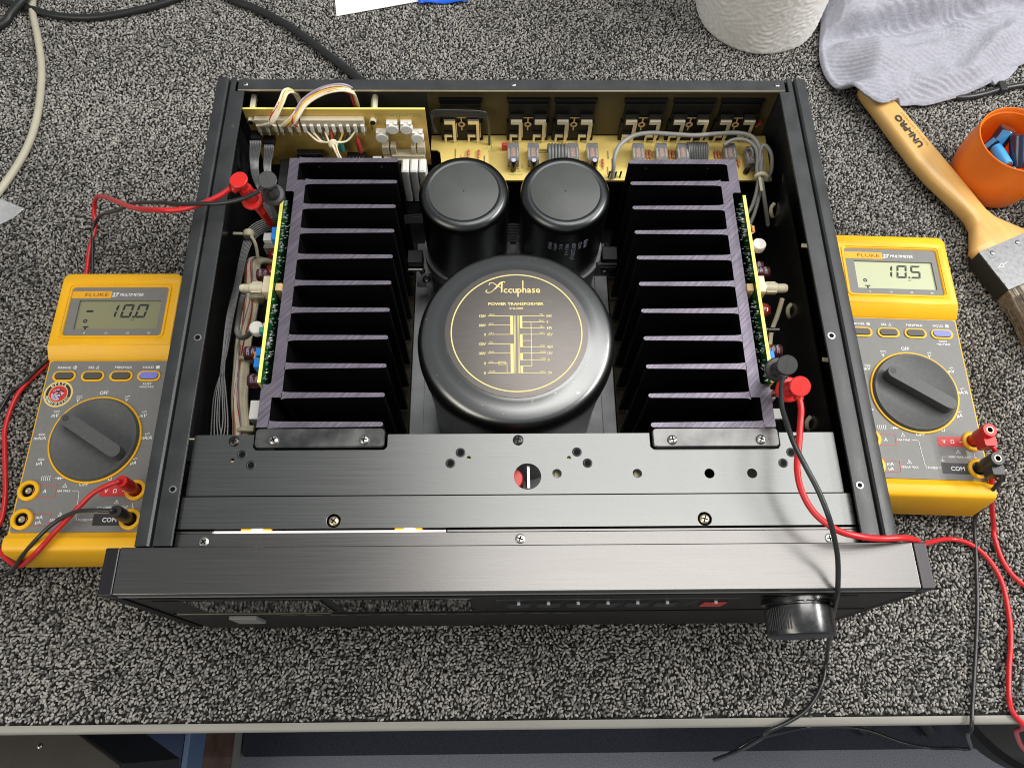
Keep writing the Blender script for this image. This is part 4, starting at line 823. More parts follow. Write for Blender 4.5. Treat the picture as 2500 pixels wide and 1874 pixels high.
# ------------------------------------------------------------------ multimeters
def meter(loc, rot, label, value, sticker):
    t = thing('multimeter', label, 'multimeter', loc, rot, 'yellow handheld multimeters beside the amplifier', local=True)
    # shell: a long profile with the step, the lower lip and the sloping ends
    pr = [(-3, 8), (-4.5, 12), (-1.2, 43), (.8, 47.3), (4, 48.6), (9.5, 48.6), (12.6, 45.6), (13.6, 44.6), (152, 44.6), (153, 45), (226, 45), (228.2, 43.5), (230, 12), (228, 8)]
    n = len(pr); b = MB('yellow'); v = []
    for (x, k) in ((-48.6, 0), (48.6, 0)): v += [(x, p[0], p[1]) for p in pr]
    b.add(v, [tuple(range(n-1, -1, -1)), tuple(range(n, 2*n))]+[(i, (i+1) % n, n+(i+1) % n, n+i) for i in range(n)])
    body = obj('body', b, t, bevel=2.4, seg=3)
    b = MB('mdark'); b.plate(rr(-40, 6, 40, 220, 8), [], .5, 7.9); obj('base_foot', b, t)
    # head cover with the window opening and its raised frame
    b = MB('yellow'); o6 = [(-48.6, 162), (48.6, 162)]+[(42.6+6*math.cos(a), 222.4+6*math.sin(a)) for a in np.linspace(0, PI/2, 7)]+[(-42.6+6*math.cos(a), 222.4+6*math.sin(a)) for a in np.linspace(PI/2, PI, 7)]
    b.chplate(o6, [rr(-39, 171.6, 39, 215.6, 2.5)], 44.9, 52.4, .9); b.loft([[(x, 152.4, 44.9), (x, 153.2, 46.2), (x, 161.2, 51.3), (x, 162.6, 52), (x, 163.4, 51.6), (x, 163.4, 45)] for x in (-48.5, 48.5)]); h = obj('head_cover', b, t, angle=50)
    b = MB('yellow'); b.plate(rr(-41.6, 169, 41.6, 218, 4), [rr(-40.4, 170.2, 40.4, 216.8, 3)], 52.35, 53.1); obj('window_rim', b, h)
    b = MB('mface'); b.plate(rr(-38.9, 171.7, 38.9, 215.5, 2.4), [rr(-31.6, 177, 34.4, 203.6, .5)], 49.65, 51.1); w = obj('display_surround', b, t)
    b = MB('lcd1' if sticker else 'lcd2'); b.plate(rr(-31.5, 177.1, 34.3, 203.5, .4), [], 49.62, 49.8); l = obj('lcd_screen', b, w)
    b = MB('lcdink'); z = 49.9
    def seg7(x, y, w_, h_, on):
        k = 1.75; sh = lambda px, py: (x+px+(py-h_/2)*.16, y+py)
        def q(*p): b.add([(*sh(*a), z) for a in p], [tuple(range(len(p)))])
        g = .35; m = h_/2
        if 'a' in on: q((g, h_), (w_-g, h_), (w_-k, h_-k), (k, h_-k))
        if 'd' in on: q((g, 0), (k, k), (w_-k, k), (w_-g, 0))
        if 'g' in on: q((g, m), (k*.8, m+k/2), (w_-k*.8, m+k/2), (w_-g, m), (w_-k*.8, m-k/2), (k*.8, m-k/2))
        if 'f' in on: q((0, h_-g), (k, h_-k-g), (k, m+k*.55), (0, m+g))
        if 'e' in on: q((0, g), (0, m-g), (k, m-k*.55), (k, k+g))
        if 'b' in on: q((w_, h_-g), (w_, m+g), (w_-k, m+k*.55), (w_-k, h_-k-g))
        if 'c' in on: q((w_, g), (w_-k, k+g), (w_-k, m-k*.55), (w_, m-g))
    D = {'0': 'abcdef', '5': 'afgcd', '1': 'bc'}
    y0 = 188.2; hh = 12.6
    seg7(-6.6, y0, 6.6, hh, D[value[0]]); seg7(3.6, y0, 8.6, hh, D[value[1]]); seg7(15.3, y0, 8.6, hh, D[value[3]])
    b.flat([(12.6, y0-.1), (14.2, y0-.1), (14.5, y0+1.7), (12.9, y0+1.7)], z)
    if sticker: b.flat([(-24.8, 193.4), (-19.8, 193.4), (-19.2, 194.4), (-19.8, 195.2), (-24.4, 195.2), (-25.2, 194.4)], z)
    b.plate(circ(-24.2, 185.3, 1.7, 16), [circ(-24.2, 185.3, .75, 12)], z-.05, z); b.box(-25, 179.6, z-.1, -20.6, 180.6, z); b.box(-23.6, 177.6, z-.1, -22.3, 179.5, z)
    b.text('mV', 13.4, 186.4, z, 2.2); obj('lcd_segments', b, l, recalc=False, sm=False)
    b = MB('orange'); b.plate(rr(-38.6, 205.6, -6.8, 212.2, .4), [], 51.1, 51.25); g = obj('brand_badge', b, w)
    b = MB('brownp'); b.text('FLUKE', -18.6, 208.9, 51.35, 4.6, sx=1.5); obj('badge_lettering', b, g, recalc=False, sm=False)
    b = MB('print'); b.text('27', -3.6, 208.9, 51.2, 5, bold=.035, shear=.15); b.text('MULTIMETER', 9.8, 208.9, 51.2, 3.6, bold=.02, shear=.15, sx=.92)
    for (s, x) in (('0', -22.2), ('10', -4.8), ('20', 12.4), ('30', 29.2)): b.text(s, x, 173.9, 51.2, 2.5)
    obj('display_lettering', b, w, recalc=False, sm=False)['kind'] = 'stuff'
    # grey face
    b = MB('mface'); b.plate(rr(-46.6, 14.2, 46.6, 151.6, 2), [], 44.7, 45.6); f = obj('face_plate', b, t, bevel=.25, seg=1)
    Z = 45.6
    for i, x in enumerate((-32.9, -10.6, 11.6, 33.4)):
        y = 138.4
        b = MB('yellow'); b.plate(rr(x-9, y-4.6, x+9, y+4.2, 4.3, 6), [rr(x-7.5, y-3.1, x+7.5, y+3.1, 3, 6)], Z, Z+.9); k = obj('button_ring', b, f)
        b = MB('lav' if i == 3 else 'mbtn'); b.plate(rr(x-7.1, y-2.5, x+7.1, y+3, 2.6, 6), [], Z, Z+1.5); obj('push_button', b, f, label='lavender hold button' if i == 3 else None, bevel=.6, seg=3)
        b = MB('blkp'); b.plate(rr(x-7.4, y-3, x+7.4, y+3, 2.9, 6), [], Z, Z+.2); obj('button_well', b, k)
    kc = (1.6, 85.6)
    b = MB('yellow'); b.chplate(circ(*kc, 35, 72), [circ(*kc, 33.3, 72)], Z, Z+1.3, .35); obj('dial_ring', b, f)
    b = MB('mdark'); b.lathe([(33.2, Z+.1), (33.2, Z+2.2), (32, Z+3.6), (30.6, Z+3.4), (28.2, Z+1.5), (.01, Z+1.3)], (*kc, 0), 72); d = obj('rotary_dial', b, f, angle=50)
    b = MB('mdark'); c, s_ = math.cos(R(-32.5)), math.sin(R(-32.5)); L2, hw = 28.5, 5.2
    pts = [(L2-hw+hw*math.cos(a), hw*math.sin(a)) for a in np.linspace(-PI/2, PI/2, 9)]+[(-L2+hw+hw*math.cos(a), hw*math.sin(a)) for a in np.linspace(PI/2, 3*PI/2, 9)]
    b.plate([(kc[0]+1+x*c-y*s_, kc[1]+x*s_+y*c) for x, y in pts], [], Z+1.2, Z+11.5); p = obj('pointer_bar', b, d, bevel=.9, seg=3)
    b = MB('blkp'); px, py = kc[0]+1-24.4*c, kc[1]-24.4*s_; b.plate(circ(px, py, 2.3, 18), [circ(px, py, 1.5, 18)], Z+11.45, Z+11.6); b.flat(circ(px, py, .9, 12), Z+11.6); obj('pointer_dot', b, p)
    for (x, y) in ((-39.4, 45.4), (-39.4, 23.8), (39.4, 45.4), (39.4, 23.4)):
        b = MB('yellow'); b.lathe([(7.9, Z), (7.9, Z+1.6), (7.2, Z+2.2), (5.3, Z+2.1), (4.9, Z+1.5), (4.9, Z+.1)], (x, y, 0), 40); j = obj('input_jack', b, f, angle=50)
        b = MB('sink'); b.lathe([(4.9, Z+.1), (.01, Z+.12)], (x, y, 0), 24); b.use('gilt'); b.lathe([(2.4, Z+.1), (2.4, Z+.9), (1.6, Z+.9), (1.6, Z+.2)], (x, y, 0), 20); obj('jack_contact', b, j, recalc=False)
    z = Z+.22
    b = MB('redp'); b.plate(rr(12.7, 40.9, 38, 49, .6), [], Z, Z+.12); obj('red_label', b, f)
    b = MB('blkp'); b.plate(rr(12, 19, 38, 27.7, .6), [], Z, Z+.12); obj('black_label', b, f)
    b = MB('pink')
    for (y0, y1) in ((40.7, 49.8), (19.2, 28.3)): b.line([(-36, y1), (-19.6, y1), (-19.8, y0), (-36.4, y0), (-36, y1)], .45, z)
    obj('red_frame', b, f, recalc=False)
    b = MB('print'); T = b.text
    T = lambda *a, **k: b.text(*a, **{**dict(bold=.014), **k})
    T('RANGE', -34.4, 146, z, 2.9, sx=1.12); T('REL', -13, 146, z, 2.9, sx=1.1); T('MIN/MAX', 12, 146, z, 2.9, sx=1.1); T('HOLD', 31.6, 146, z, 2.9, sx=1.1)
    b.plate(circ(-26, 146, 1.45, 16), [circ(-26, 146, 1, 16)], z-.05, z); b.flat(circ(-26, 146, .55, 10), z); b.line([(-9.3, 144.9), (-7.2, 144.9), (-8.2, 147.1), (-9.3, 144.9)], .35, z); b.box(37.6, 144.7, z-.05, 40.4, 147.3, z)
    T('RESET', 33.1, 131.7, z, 2.4, sx=1.1); T('MIN/MAX', 33.1, 129.1, z, 2.4, sx=1.1)
    def dc(x, y): b.line([(x-2.2, y), (x+2.2, y)], .42, z); [b.line([(x-2.2+k*1.7, y-1.1), (x-1.2+k*1.7, y-1.1)], .42, z) for k in range(3)]
    def ac(x, y): P = [(x+u, y+.55*math.sin(u*2.1)) for u in np.linspace(-1.6, 1.6, 9)]; b.line(P, .42, z)
    for (s, x, y, k) in (('OFF', .8, 124.2, 0), ('V', -18.2, 117.8, 1), ('mV', -33, 105.4, 1), ('mA/A', -40.4, 87, 1), ('µA', -36.4, 67, 1), ('OFF', 0, 50.4, 0), ('Ω', 18.6, 54.6, 0), ('µA', 34, 67, 2), ('mA/A', 40, 87, 2), ('mV', 34.6, 105, 2), ('V', 19.4, 118, 2)):
        T(s, x, y, z, 4.1, shear=.1 if k else 0, sx=.95)
        if k == 1: dc(x+.6, y+3.4)
        if k == 2: ac(x+.4, y+3)
    for i in range(5):
        P = [(-31.5+i*1.5+.8*math.cos(a), 55+2.1*math.sin(a)) for a in np.linspace(2.1, 4.1, 6)]; b.line(P, .4, z)
    def diode(x, y): b.line([(x-3, y), (x+3, y)], .4, z); b.flat([(x-1, y-1.2), (x+1, y), (x-1, y+1.2)], z); b.line([(x+1.1, y-1.2), (x+1.1, y+1.2)], .45, z)
    diode(-19.2, 55); diode(32.6, 45)
    T('V', 17.5, 45, z, 4.2); T('Ω', 24, 45, z, 4.2); T('A', -27.6, 45.2, z, 4); T('mA', -27.2, 25.6, z, 3.6); T('µA', -27.2, 21.8, z, 3.6); T('COM', 24, 23.3, z, 4.7)
    T('10A MAX', -13.6, 45.3, z, 2.5, shear=.1); T('320mA MAX', -12.6, 23.4, z, 2.5, shear=.1); T('FUSED', 5.2, 23.4, z, 2.5, sx=1.1); T('1000V MAX CAT', 27, 32.6, z, 2.5, shear=.1); b.text('III', 39.4, 32.6, z, 2.2)
    for (x, y) in ((-13.6, 49.2), (-12.4, 27.4), (26.8, 36.6)): b.line([(x-1.6, y-1.2), (x+1.6, y-1.2), (x, y+1.7), (x-1.6, y-1.2)], .3, z); b.line([(x, y+.6), (x, y-.6)], .3, z)
    b.line([(-7.4, 45.3), (-3.4, 45.3), (-2.2, 44), (-.8, 26), (.2, 23.8)], .3, z); b.line([(-.6, 23.3), (.6, 23.3)], .3, z); b.line([(9.9, 23.8), (11.4, 23.8)], .3, z); b.line([(9.9, 22.9), (11.4, 22.9)], .3, z)
    b.line([(16.6, 32.6), (13.6, 32.6), (13.6, 29.6)], .3, z); b.line([(12, 29.5), (15.2, 29.5)], .3, z); b.line([(12.8, 28.8), (14.4, 28.8)], .3, z); b.line([(38.9, 31), (38.9, 36)], .3, z)
    obj('face_lettering', b, f, recalc=False, sm=False)
    if sticker:
        cx, cy, r = -34.6, 123.4, 11.2; x0 = z
        b = MB('wireyel'); b.lathe([(r, Z), (r, Z+.2), (.01, Z+.2)], (cx, cy, 0), 48); s = obj('round_sticker', b, t, label='round red and black sticker with white emblem')
        b = MB('blkp'); b.plate(circ(cx, cy, 9.7, 48), [circ(cx, cy, 7.5, 48)], Z+.2, Z+.3); obj('black_ring', b, s)
        b = MB('print'); 
        def ringtext(tx, rad, a0, da, inv, size):
            for i, ch in enumerate(tx):
                a = R(a0+da*i); b.text(ch, cx+rad*math.cos(a), cy+rad*math.sin(a), Z+.38, size, ang=a-PI/2 if not inv else a+PI/2, bold=.04)
        ringtext('OPETE', 8.6, 132, -18, False, 2.5); ringtext('PROPERTY OF U.S.M.C.', 8.6, 196, 7.7, True, 2.0); obj('ring_lettering', b, s, recalc=False, sm=False)
        b = MB('redp'); b.plate(circ(cx, cy, 6.8, 40), [], Z+.2, Z+.3); e = obj('red_disc', b, s)
        b = MB('lilac'); q = Z+.36; b.flat(circ(cx-.6, cy-1.6, 2.7, 20), q); b.add([(cx+3, cy-1.5, q), (cx+1.5, cy+1.8, q), (cx+4.6, cy+.8, q)], [(0, 1, 2)])
        b.line([(cx-4.6, cy-.2), (cx-4.2, cy-3.4), (cx-1.4, cy-5.2), (cx+1, cy-4.6)], 1.0, q); b.line([(cx-4.8, cy-1), (cx-2.8, cy-1.6)], .8, q); b.line([(cx-3.6, cy+2.6), (cx-.4, cy+3.6), (cx+2, cy+2.6)], .8, q)
        b.use('blkp'); b.line([(cx-1.8, cy+2.6), (cx+.4, cy+2.2), (cx+1.2, cy+3.2), (cx+3.6, cy+2.2)], .9, q+.05); b.line([(cx+.4, cy+2.2), (cx+.1, cy), (cx-1.2, cy-.6)], .8, q+.05); b.line([(cx+.3, cy+.3), (cx+2.2, cy-.8), (cx+2.6, cy-2.2)], .5, q+.05); b.line([(cx-2.2, cy-1), (cx-2.2, cy-2.6), (cx-.8, cy-3.8)], .35, q+.05); b.line([(cx+.4, cy-2.4), (cx+1.3, cy-2.7)], .9, q+.05)
        obj('emblem', b, e, recalc=False, sm=False)
    return t
meter((-321.3, 49, 0), 0, 'yellow multimeter at left reading minus 10.0 with a round red emblem sticker', '10.0', True)
meter((313.6, 85.2, 0), R(-2.1), 'yellow multimeter at right reading 10.5, partly behind the amplifier rail', '10.5', False)

# ------------------------------------------------------------------ test leads
def aim(b, o, d):
    m = Matrix.Translation(o) @ Vector(d).to_track_quat('Z', 'Y').to_matrix().to_4x4(); b.v = [m @ v for v in b.v]
def grabber(t, head, tip, m, exit_):
    H, T = Vector(head), Vector(tip); d = H-T; Lh = d.length
    b = MB(m); b.lathe([(.9, 0), (1.6, 1), (2.3, 12), (3.2, Lh-30), (4.6, Lh-27), (7.6, Lh-26), (7.9, Lh-25.4), (7.9, Lh-24.2), (7.2, Lh-23.4), (5, Lh-23), (4.6, Lh-11)], (0, 0, 0), 28); b.box(-4.4, -2.6, Lh-11.5, 4.4, 2.6, Lh-9); aim(b, T, d)
    g = obj('test_clip', b, t, angle=35)
    b = MB(m); b.lathe([(3.3, Lh-20), (3.3, Lh-2.4), (5.7, Lh-2.2), (6.1, Lh-1.7), (6.1, Lh-.3), (5.7, Lh)], (0, 0, 0), 32); b.box(-.2, -5.6, Lh-.1, .2, 5.6, Lh+.12); aim(b, T, d); obj('plunger', b, g, angle=35)
    b = MB(m); e = Vector(exit_); b.cyl(H-d.normalized()*4.5, H-d.normalized()*4.2+(e-H).normalized()*7.5, 2.9, 14); obj('strain_relief', b, g)
def plug(t, x, y, m, right):
    b = MB(m)
    if not right:
        b.lathe([(3.6, 46.2), (3.9, 52), (4.5, 54), (4.7, 60), (4.5, 70), (4.1, 71), (2, 71.2), (.01, 70.6)], (x, y, 0), 28); obj('banana_plug', b, t, angle=35)
    else:
        b.lathe([(3.8, 46.2), (4.2, 54), (5.2, 56), (5.4, 66), (5.4, 71), (4.9, 71.8), (2.7, 71.8), (2.5, 66), (.01, 66)], (x, y, 0), 28); b.plate(rr(x-3.8, y-11, x+5.2, y-2, 1.4), [], 56.5, 68); o = obj('banana_plug', b, t, angle=35)
        b = MB('gilt'); b.lathe([(2.6, 71.85), (2.6, 69), (2.1, 68), (2.1, 71.85)], (x, y, 0), 20); obj('socket_tube', b, o)
LG = 'test leads clipped between the multimeters and the amplifier'
def lead(label, m, pm, px, py, right, path, head, tip, ex, r=1.9):
    t = thing('test_lead', label, 'test lead', (path[len(path)//2][0], path[len(path)//2][1], 0), 0, LG)
    b = MB(m); b.tube(path, r, 10, 6); obj('cable', b, t, angle=80)
    plug(t, px, py, pm, right)
    if head: grabber(t, head, tip, pm, ex)
lead('red test lead from the left multimeter clipped onto the left circuit board', 'redlead', 'redplug', -281.8, 94.2, False,
     [(-281.4, 93.6, 68), (-283, 93, 72.6), (-289, 91.5, 71.5), (-302.8, 86.3, 66), (-316.6, 74.2, 60), (-329.2, 60.9, 56), (-342.5, 46.9, 51), (-366, 44, 24), (-384, 48.6, 6), (-395.5, 56.5, 3.2), (-403.4, 67, 3.2), (-404.2, 76, 3.2), (-402.5, 86, 3.2), (-404.9, 106, 3.2), (-413.7, 140.6, 3.2), (-418, 160.1, 3.2), (-416.2, 185.1, 3.2), (-408.5, 202.2, 3.2), (-396.5, 219, 3.2), (-387, 245, 3.2), (-383, 280, 3.2), (-380.7, 304.5, 4), (-381.3, 330.1, 7), (-379, 350.2, 10), (-379.5, 366, 17), (-371, 368.5, 32), (-347.4, 348.6, 60), (-314.1, 314.6, 100), (-277.1, 279.3, 140), (-246.4, 257.7, 167.5), (-228.1, 253.8, 173), (-212.4, 255.4, 177), (-198.9, 259.3, 181), (-191, 262.8, 184.5)],
     (-184.5, 265.8, 190), (-177.3, 270.6, 122), (-197, 260, 182))
lead('black test lead from the left multimeter clipped behind the left circuit board', 'blklead', 'blkplug', -281.9, 72.2, False,
     [(-281.5, 72, 68), (-283, 72.1, 72.6), (-289, 72.2, 73), (-301, 72.9, 70.5), (-313.9, 72.9, 65), (-329.1, 67.7, 58.5), (-341.6, 57.8, 53.5), (-356.7, 47.5, 42), (-372.1, 43.5, 21), (-384.8, 41.5, 6.5), (-398, 40.8, 4), (-425, 60, 3.2), (-440, 110, 3.2), (-430, 160, 3.2), (-425.5, 178, 3.2), (-421, 191.5, 3.2), (-410.6, 200.1, 5), (-402.1, 211.3, 6.5), (-390, 228, 6), (-380, 250, 3.2), (-376, 280, 3.2), (-375.4, 304.5, 4), (-378.8, 332.5, 8), (-379.4, 351, 12), (-366.1, 353, 27), (-327.5, 325.5, 72), (-288.8, 297.8, 120), (-248.4, 269.1, 160), (-229.9, 258.5, 173), (-212.1, 253.6, 180), (-195.3, 250.8, 184.5), (-179.1, 252.2, 188), (-169.5, 256.8, 189.5)],
     (-163.4, 261.9, 195), (-173, 280, 120), (-173, 254, 188), r=1.5)
lead('red test lead from the right multimeter running over the front panel to the right board', 'redlead', 'redplug', 354, 129.4, True,
     [(355, 121, 63), (359, 117.5, 63), (361.8, 112.5, 58), (360.5, 101.4, 51), (362.9, 91.5, 41), (373, 81.5, 20), (380, 72, 6), (380.2, 63.9, 3.2), (382.5, 43.9, 3.2), (393.3, 27.1, 3.2), (425, 4, 3.2), (475, -14, 3.2), (535, -38, 3.2), (600, -60, 3.2), (640, -77, -12), (655, -100, -150), (620, -112, -265), (555, -110, -250), (468, -96, -165), (398, -78, -60), (372, -73, -6), (360.5, -60, 3.2), (366, -35, 3.2), (372.5, -15, 3.2), (376.3, 5, 3.2), (377, 29.7, 3.2), (370.7, 47.5, 3.2), (358.8, 59.2, 3.2), (342.6, 62.8, 4), (317.2, 56.5, 20), (289.9, 45.4, 60), (256, 31.8, 122), (238, 28.6, 155), (223.6, 27.8, 169), (206.2, 26.4, 174.5), (191, 26.9, 179.5), (179, 30, 181.5), (168.6, 39.6, 180.5), (162.8, 52.8, 181), (161.1, 65.8, 184), (163.2, 78.9, 187), (165.4, 91.6, 188.5), (166.6, 99.5, 190), (166.5, 105.4, 190.5)],
     (166.5, 112.5, 195), (172, 136, 124), (166.6, 100, 190))
lead('black test lead from the right multimeter hanging over the bench edge in a loop', 'blklead', 'blkplug', 354.3, 107.2, True,
     [(356, 99, 63), (359, 96.5, 62), (361.5, 95, 57), (359.5, 89.5, 47), (363.5, 84.5, 25), (364.5, 76, 8), (362, 50, 3.2), (356, 22, 3.2), (350.5, 0, 3.2), (342.8, -26.1, 3.2), (333, -58, 3.2), (329, -74, 2), (336, -78.5, -18), (384.2, -88.8, -106), (385, -90.5, -114), (378, -90, -122), (366.6, -89.9, -140), (347.6, -85.4, -150), (320, -74, -168), (280, -72, -180), (235, -78, -160), (205.1, -82.9, -130), (182, -93.4, -122), (169.5, -96.3, -112), (168.4, -95.7, -106), (177.1, -87.8, -60), (177, -79.5, -6), (181, -74.4, 3.2), (195, -69, 3.2), (211.5, -59.9, 3.2), (224.2, -44.3, 3.2), (230.3, -28.3, 4), (222.8, -20.7, 30), (204, -11.6, 90), (188, -5.6, 140), (180.2, -1, 166), (177.3, 13.1, 180), (173.2, 22.6, 190), (168.7, 33.6, 198), (163.8, 46.9, 202), (158.4, 59.5, 204), (154.2, 73.4, 203), (153, 87.1, 200), (153.2, 99.8, 196), (156, 112.9, 192.5), (158.4, 119.6, 190.5)],
     (160.8, 126.4, 195), (168.5, 149, 124), (157.5, 116, 191), r=1.5)

# ------------------------------------------------------------------ things lying on the bench
def single(name, b, label, cat, group=None, **k): return tag(obj(name, b, **k), label, cat, group)
b = MB('power'); b.tube([(-330, 672, 4.4), (-290, 642.5, 4.4), (-267.5, 631.3, 4.4), (-229.8, 606, 4.4), (-182, 562.5, 5), (-150.5, 531.4, 6), (-124, 495, 8), (-106, 455, 14), (-98, 420, 26), (-96, 398, 38), (-96, 384, 42)], 4.1, 14, 8)
b.lathe([(8, 380), (8, 400), (5, 408)], (-96, 0, 42), 16, 'Y'); single('power_cable', b, 'thick black cable running from behind the amplifier to the top edge', 'cable')
b = MB('power'); b.tube([(-580, 672, 4.2), (-537.5, 644, 4.2), (-518, 634.5, 4.2), (-505.8, 631, 4.2), (-474.9, 620.6, 4.2), (-439.9, 618.2, 4.2), (-404.1, 624.8, 4.2), (-364.7, 639.5, 4.2), (-330, 660, 4.2)], 3.7, 14, 8); single('black_cable', b, 'black cable curving along the top left edge of the carpet', 'cable')
b = MB('power'); b.tube([(-570, 575, 4.6), (-529, 606.2, 4.6), (-519.4, 620, 8), (-506, 638, 12.3), (-490, 660, 12), (-470, 690, 5)], 4.2, 14, 8); single('black_cable', b, 'black cable crossing the top left corner of the carpet', 'cable')
b = MB('beige'); b.tube([(-505, 645, 4), (-500.6, 624.8, 4), (-486, 585.7, 4), (-472.6, 540.7, 4), (-464.8, 486.3, 4), (-466.6, 442.7, 4), (-479.1, 398.4, 4), (-500, 350, 4), (-520, 320, 4)], 3.5, 14, 8); single('beige_cable', b, 'beige cable curving down the left edge of the carpet', 'cable')
b = MB('paper'); v = [(-197, 720, 1.6), (-182.4, 624.5, 1.2), (-94.8, 645.8, 2.2), (-60, 654, 2.5), (-60, 740, 2)]
b.add(v+[(p[0], p[1], p[2]+.25) for p in v], [(0, 1, 2, 3, 4), (9, 8, 7, 6, 5)]+[(i, (i+1) % 5, 5+(i+1) % 5, 5+i) for i in range(5)]); single('paper_sheet', b, 'sheet of white paper lying flat at the top edge', 'paper')
b = MB('bluefoil'); g = []
for j in range(6):
    for i in range(9):
        x = -96+i*6.6+j*(-.9); y = 641+j*12+(i*.4); g.append((x, y, 3.2+1.5*math.sin(i*1.1+j)+(2 if j else .4)))
b.add(g, [(j*9+i, j*9+i+1, (j+1)*9+i+1, (j+1)*9+i) for j in range(5) for i in range(8)]); o = single('blue_wrapper', b, 'shiny bright blue plastic wrapper beside the white paper', 'wrapper'); o.modifiers.new('thick', 'SOLIDIFY').thickness = .0008
b = MB('bag'); g = []
for j in range(10):
    for i in range(10):
        u, w_ = i/9, j/9
        x = -528+u*76; y = 357+u*19+(w_-.5)*(108*(1-u)+1.5); g.append((x, y, 3+2.2*noise.noise((x*.12, y*.12, 1.3))+1.2))
b.add(g, [(j*10+i, j*10+i+1, (j+1)*10+i+1, (j+1)*10+i) for j in range(9) for i in range(9)]); o = single('plastic_bag', b, 'crumpled clear plastic bag at the left edge of the carpet', 'plastic bag'); o.modifiers.new('thick', 'SOLIDIFY').thickness = .0004

def brush():
    # local frame: +Y runs from the ferrule to the handle end, built about the handle middle
    a = math.atan2(.917, -.4)-PI/2
    t = thing('paint_brush', 'wide paint brush with varnished wooden handle and steel ferrule lying by the orange cup', 'paint brush', (397.5, 427.5, 0), a, local=True)
    st = [(98, 0, 8, 6), (96, 0, 10.5, 8), (88, .3, 12, 9), (70, .6, 12.6, 9), (35, .4, 14, 9.2), (0, .2, 15, 9.2), (-25, 1.4, 14.4, 9.2), (-46, 3.4, 12.6, 9), (-62, 4.4, 10.8, 9), (-74, 5, 10.4, 9), (-84, 5.2, 13.2, 9.2), (-94, 5.4, 21, 9.5), (-100, 5.4, 25.8, 9.8), (-105, 5.4, 29.8, 9.8), (-110.4, 5.4, 29.4, 9.6)]
    ff = 12.6; secs = []
    for (y, cx, hw, hz) in st:
        q = []
        for i in range(28):
            an = 2*PI*i/28; c, s = math.cos(an), math.sin(an); e = .72
            q.append((cx+hw*abs(c)**e*(1 if c > 0 else -1), y, ff+hz*abs(s)**e*(1 if s > 0 else -1)))
        secs.append(q)
    # dense cross sections through a smooth curve
    D = []
    for k in range(len(secs)-1):
        for u in range(5):
            D.append([tuple(Vector(p)*(1-u/5)+Vector(r)*(u/5)) for p, r in zip(secs[k], secs[k+1])])
    D.append(secs[-1]); b = MB('lacq'); b.loft(D); h = obj('handle', b, t, angle=60)
    b = MB('blkp'); z = ff+9.75; m = Matrix.Translation((-.6, 33, z)) @ Matrix.Rotation(R(90), 4, 'Z'); b.xf = m
    b.text('UNi-PRO', -3.5, .8, 0, 8.9, bold=.04, sx=1.18, shear=-.1); b.text('P A I N T I N G   E Q U I P M E N T', -3.5, -6.4, 0, 2.5, sx=1.15); obj('handle_print', b, h, recalc=False, sm=False)
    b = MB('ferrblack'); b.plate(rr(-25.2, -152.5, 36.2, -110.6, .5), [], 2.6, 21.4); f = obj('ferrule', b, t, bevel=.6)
    b = MB('ferr'); b.plate(rr(-24.6, -152.6, 35.6, -110.4, .5), [], 21.45, 22.2); 
    for y in (-121.5, -139, -146.5): b.box(-24.4, y-.5, 22.2, 35.4, y+.5, 22.75)
    obj('ferrule_face', b, f, bevel=.25)
    for x in (-14, 14, 30):
        b = MB('ferr'); b.lathe([(2.2, 22.1), (1.9, 22.9), (.9, 23.3), (.01, 23.2)], (x, -116, 0), 18); obj('rivet', b, f)
    b = MB('print'); b.xf = Matrix.Translation((-9, -133, 22.4)); b.line([(-9.5, 2.6), (-4, 5.2), (-4.6, .6), (-9.5, 2.6)], .45, 0); b.line([(-4.2, 3), (1, 4)], .45, 0); b.line([(0, -1.5), (3, -6)], .3, 0); b.line([(1.5, -8), (4, -13)], .3, 0); obj('scratched_arrow', b, f, recalc=False)
    b = MB('bristle'); rg = random.Random(5); c0 = MB('bristle')
    b.plate(rr(-23.5, -160, 34.5, -152.6, .5), [], 4.5, 20); core = obj('bristle_root', b, t)
    b = MB('bristle')
    for i in range(1500):
        u = rg.uniform(-1, 1); w_ = rg.uniform(-1, 1); x = 5.5+29.5*u; z = 12.4+8*w_
        L_ = rg.uniform(52, 68)-4*abs(u); ex = 5.5+40*u+rg.gauss(0, 1.8); ez = max(2.5, 10+9.5*w_*.9+rg.gauss(0, 1)); r = .34
        P = [(x, -152, z), (x+(ex-x)*.38+rg.gauss(0, .5), -152-L_*.5, z+(ez-z)*.45), (ex, -152-L_, ez)]
        v = []
        for k, p in enumerate(P):
            rr_ = r*(1, .9, .25)[k]; v += [(p[0]+rr_, p[1], p[2]), (p[0]-rr_*.5, p[1], p[2]+rr_*.87), (p[0]-rr_*.5, p[1], p[2]-rr_*.87)]
        b.add(v, [(0, 1, 4, 3), (1, 2, 5, 4), (2, 0, 3, 5), (3, 4, 7, 6), (4, 5, 8, 7), (5, 3, 6, 8)])
    o = obj('bristles', b, t, recalc=False); o['kind'] = 'stuff'
brush()
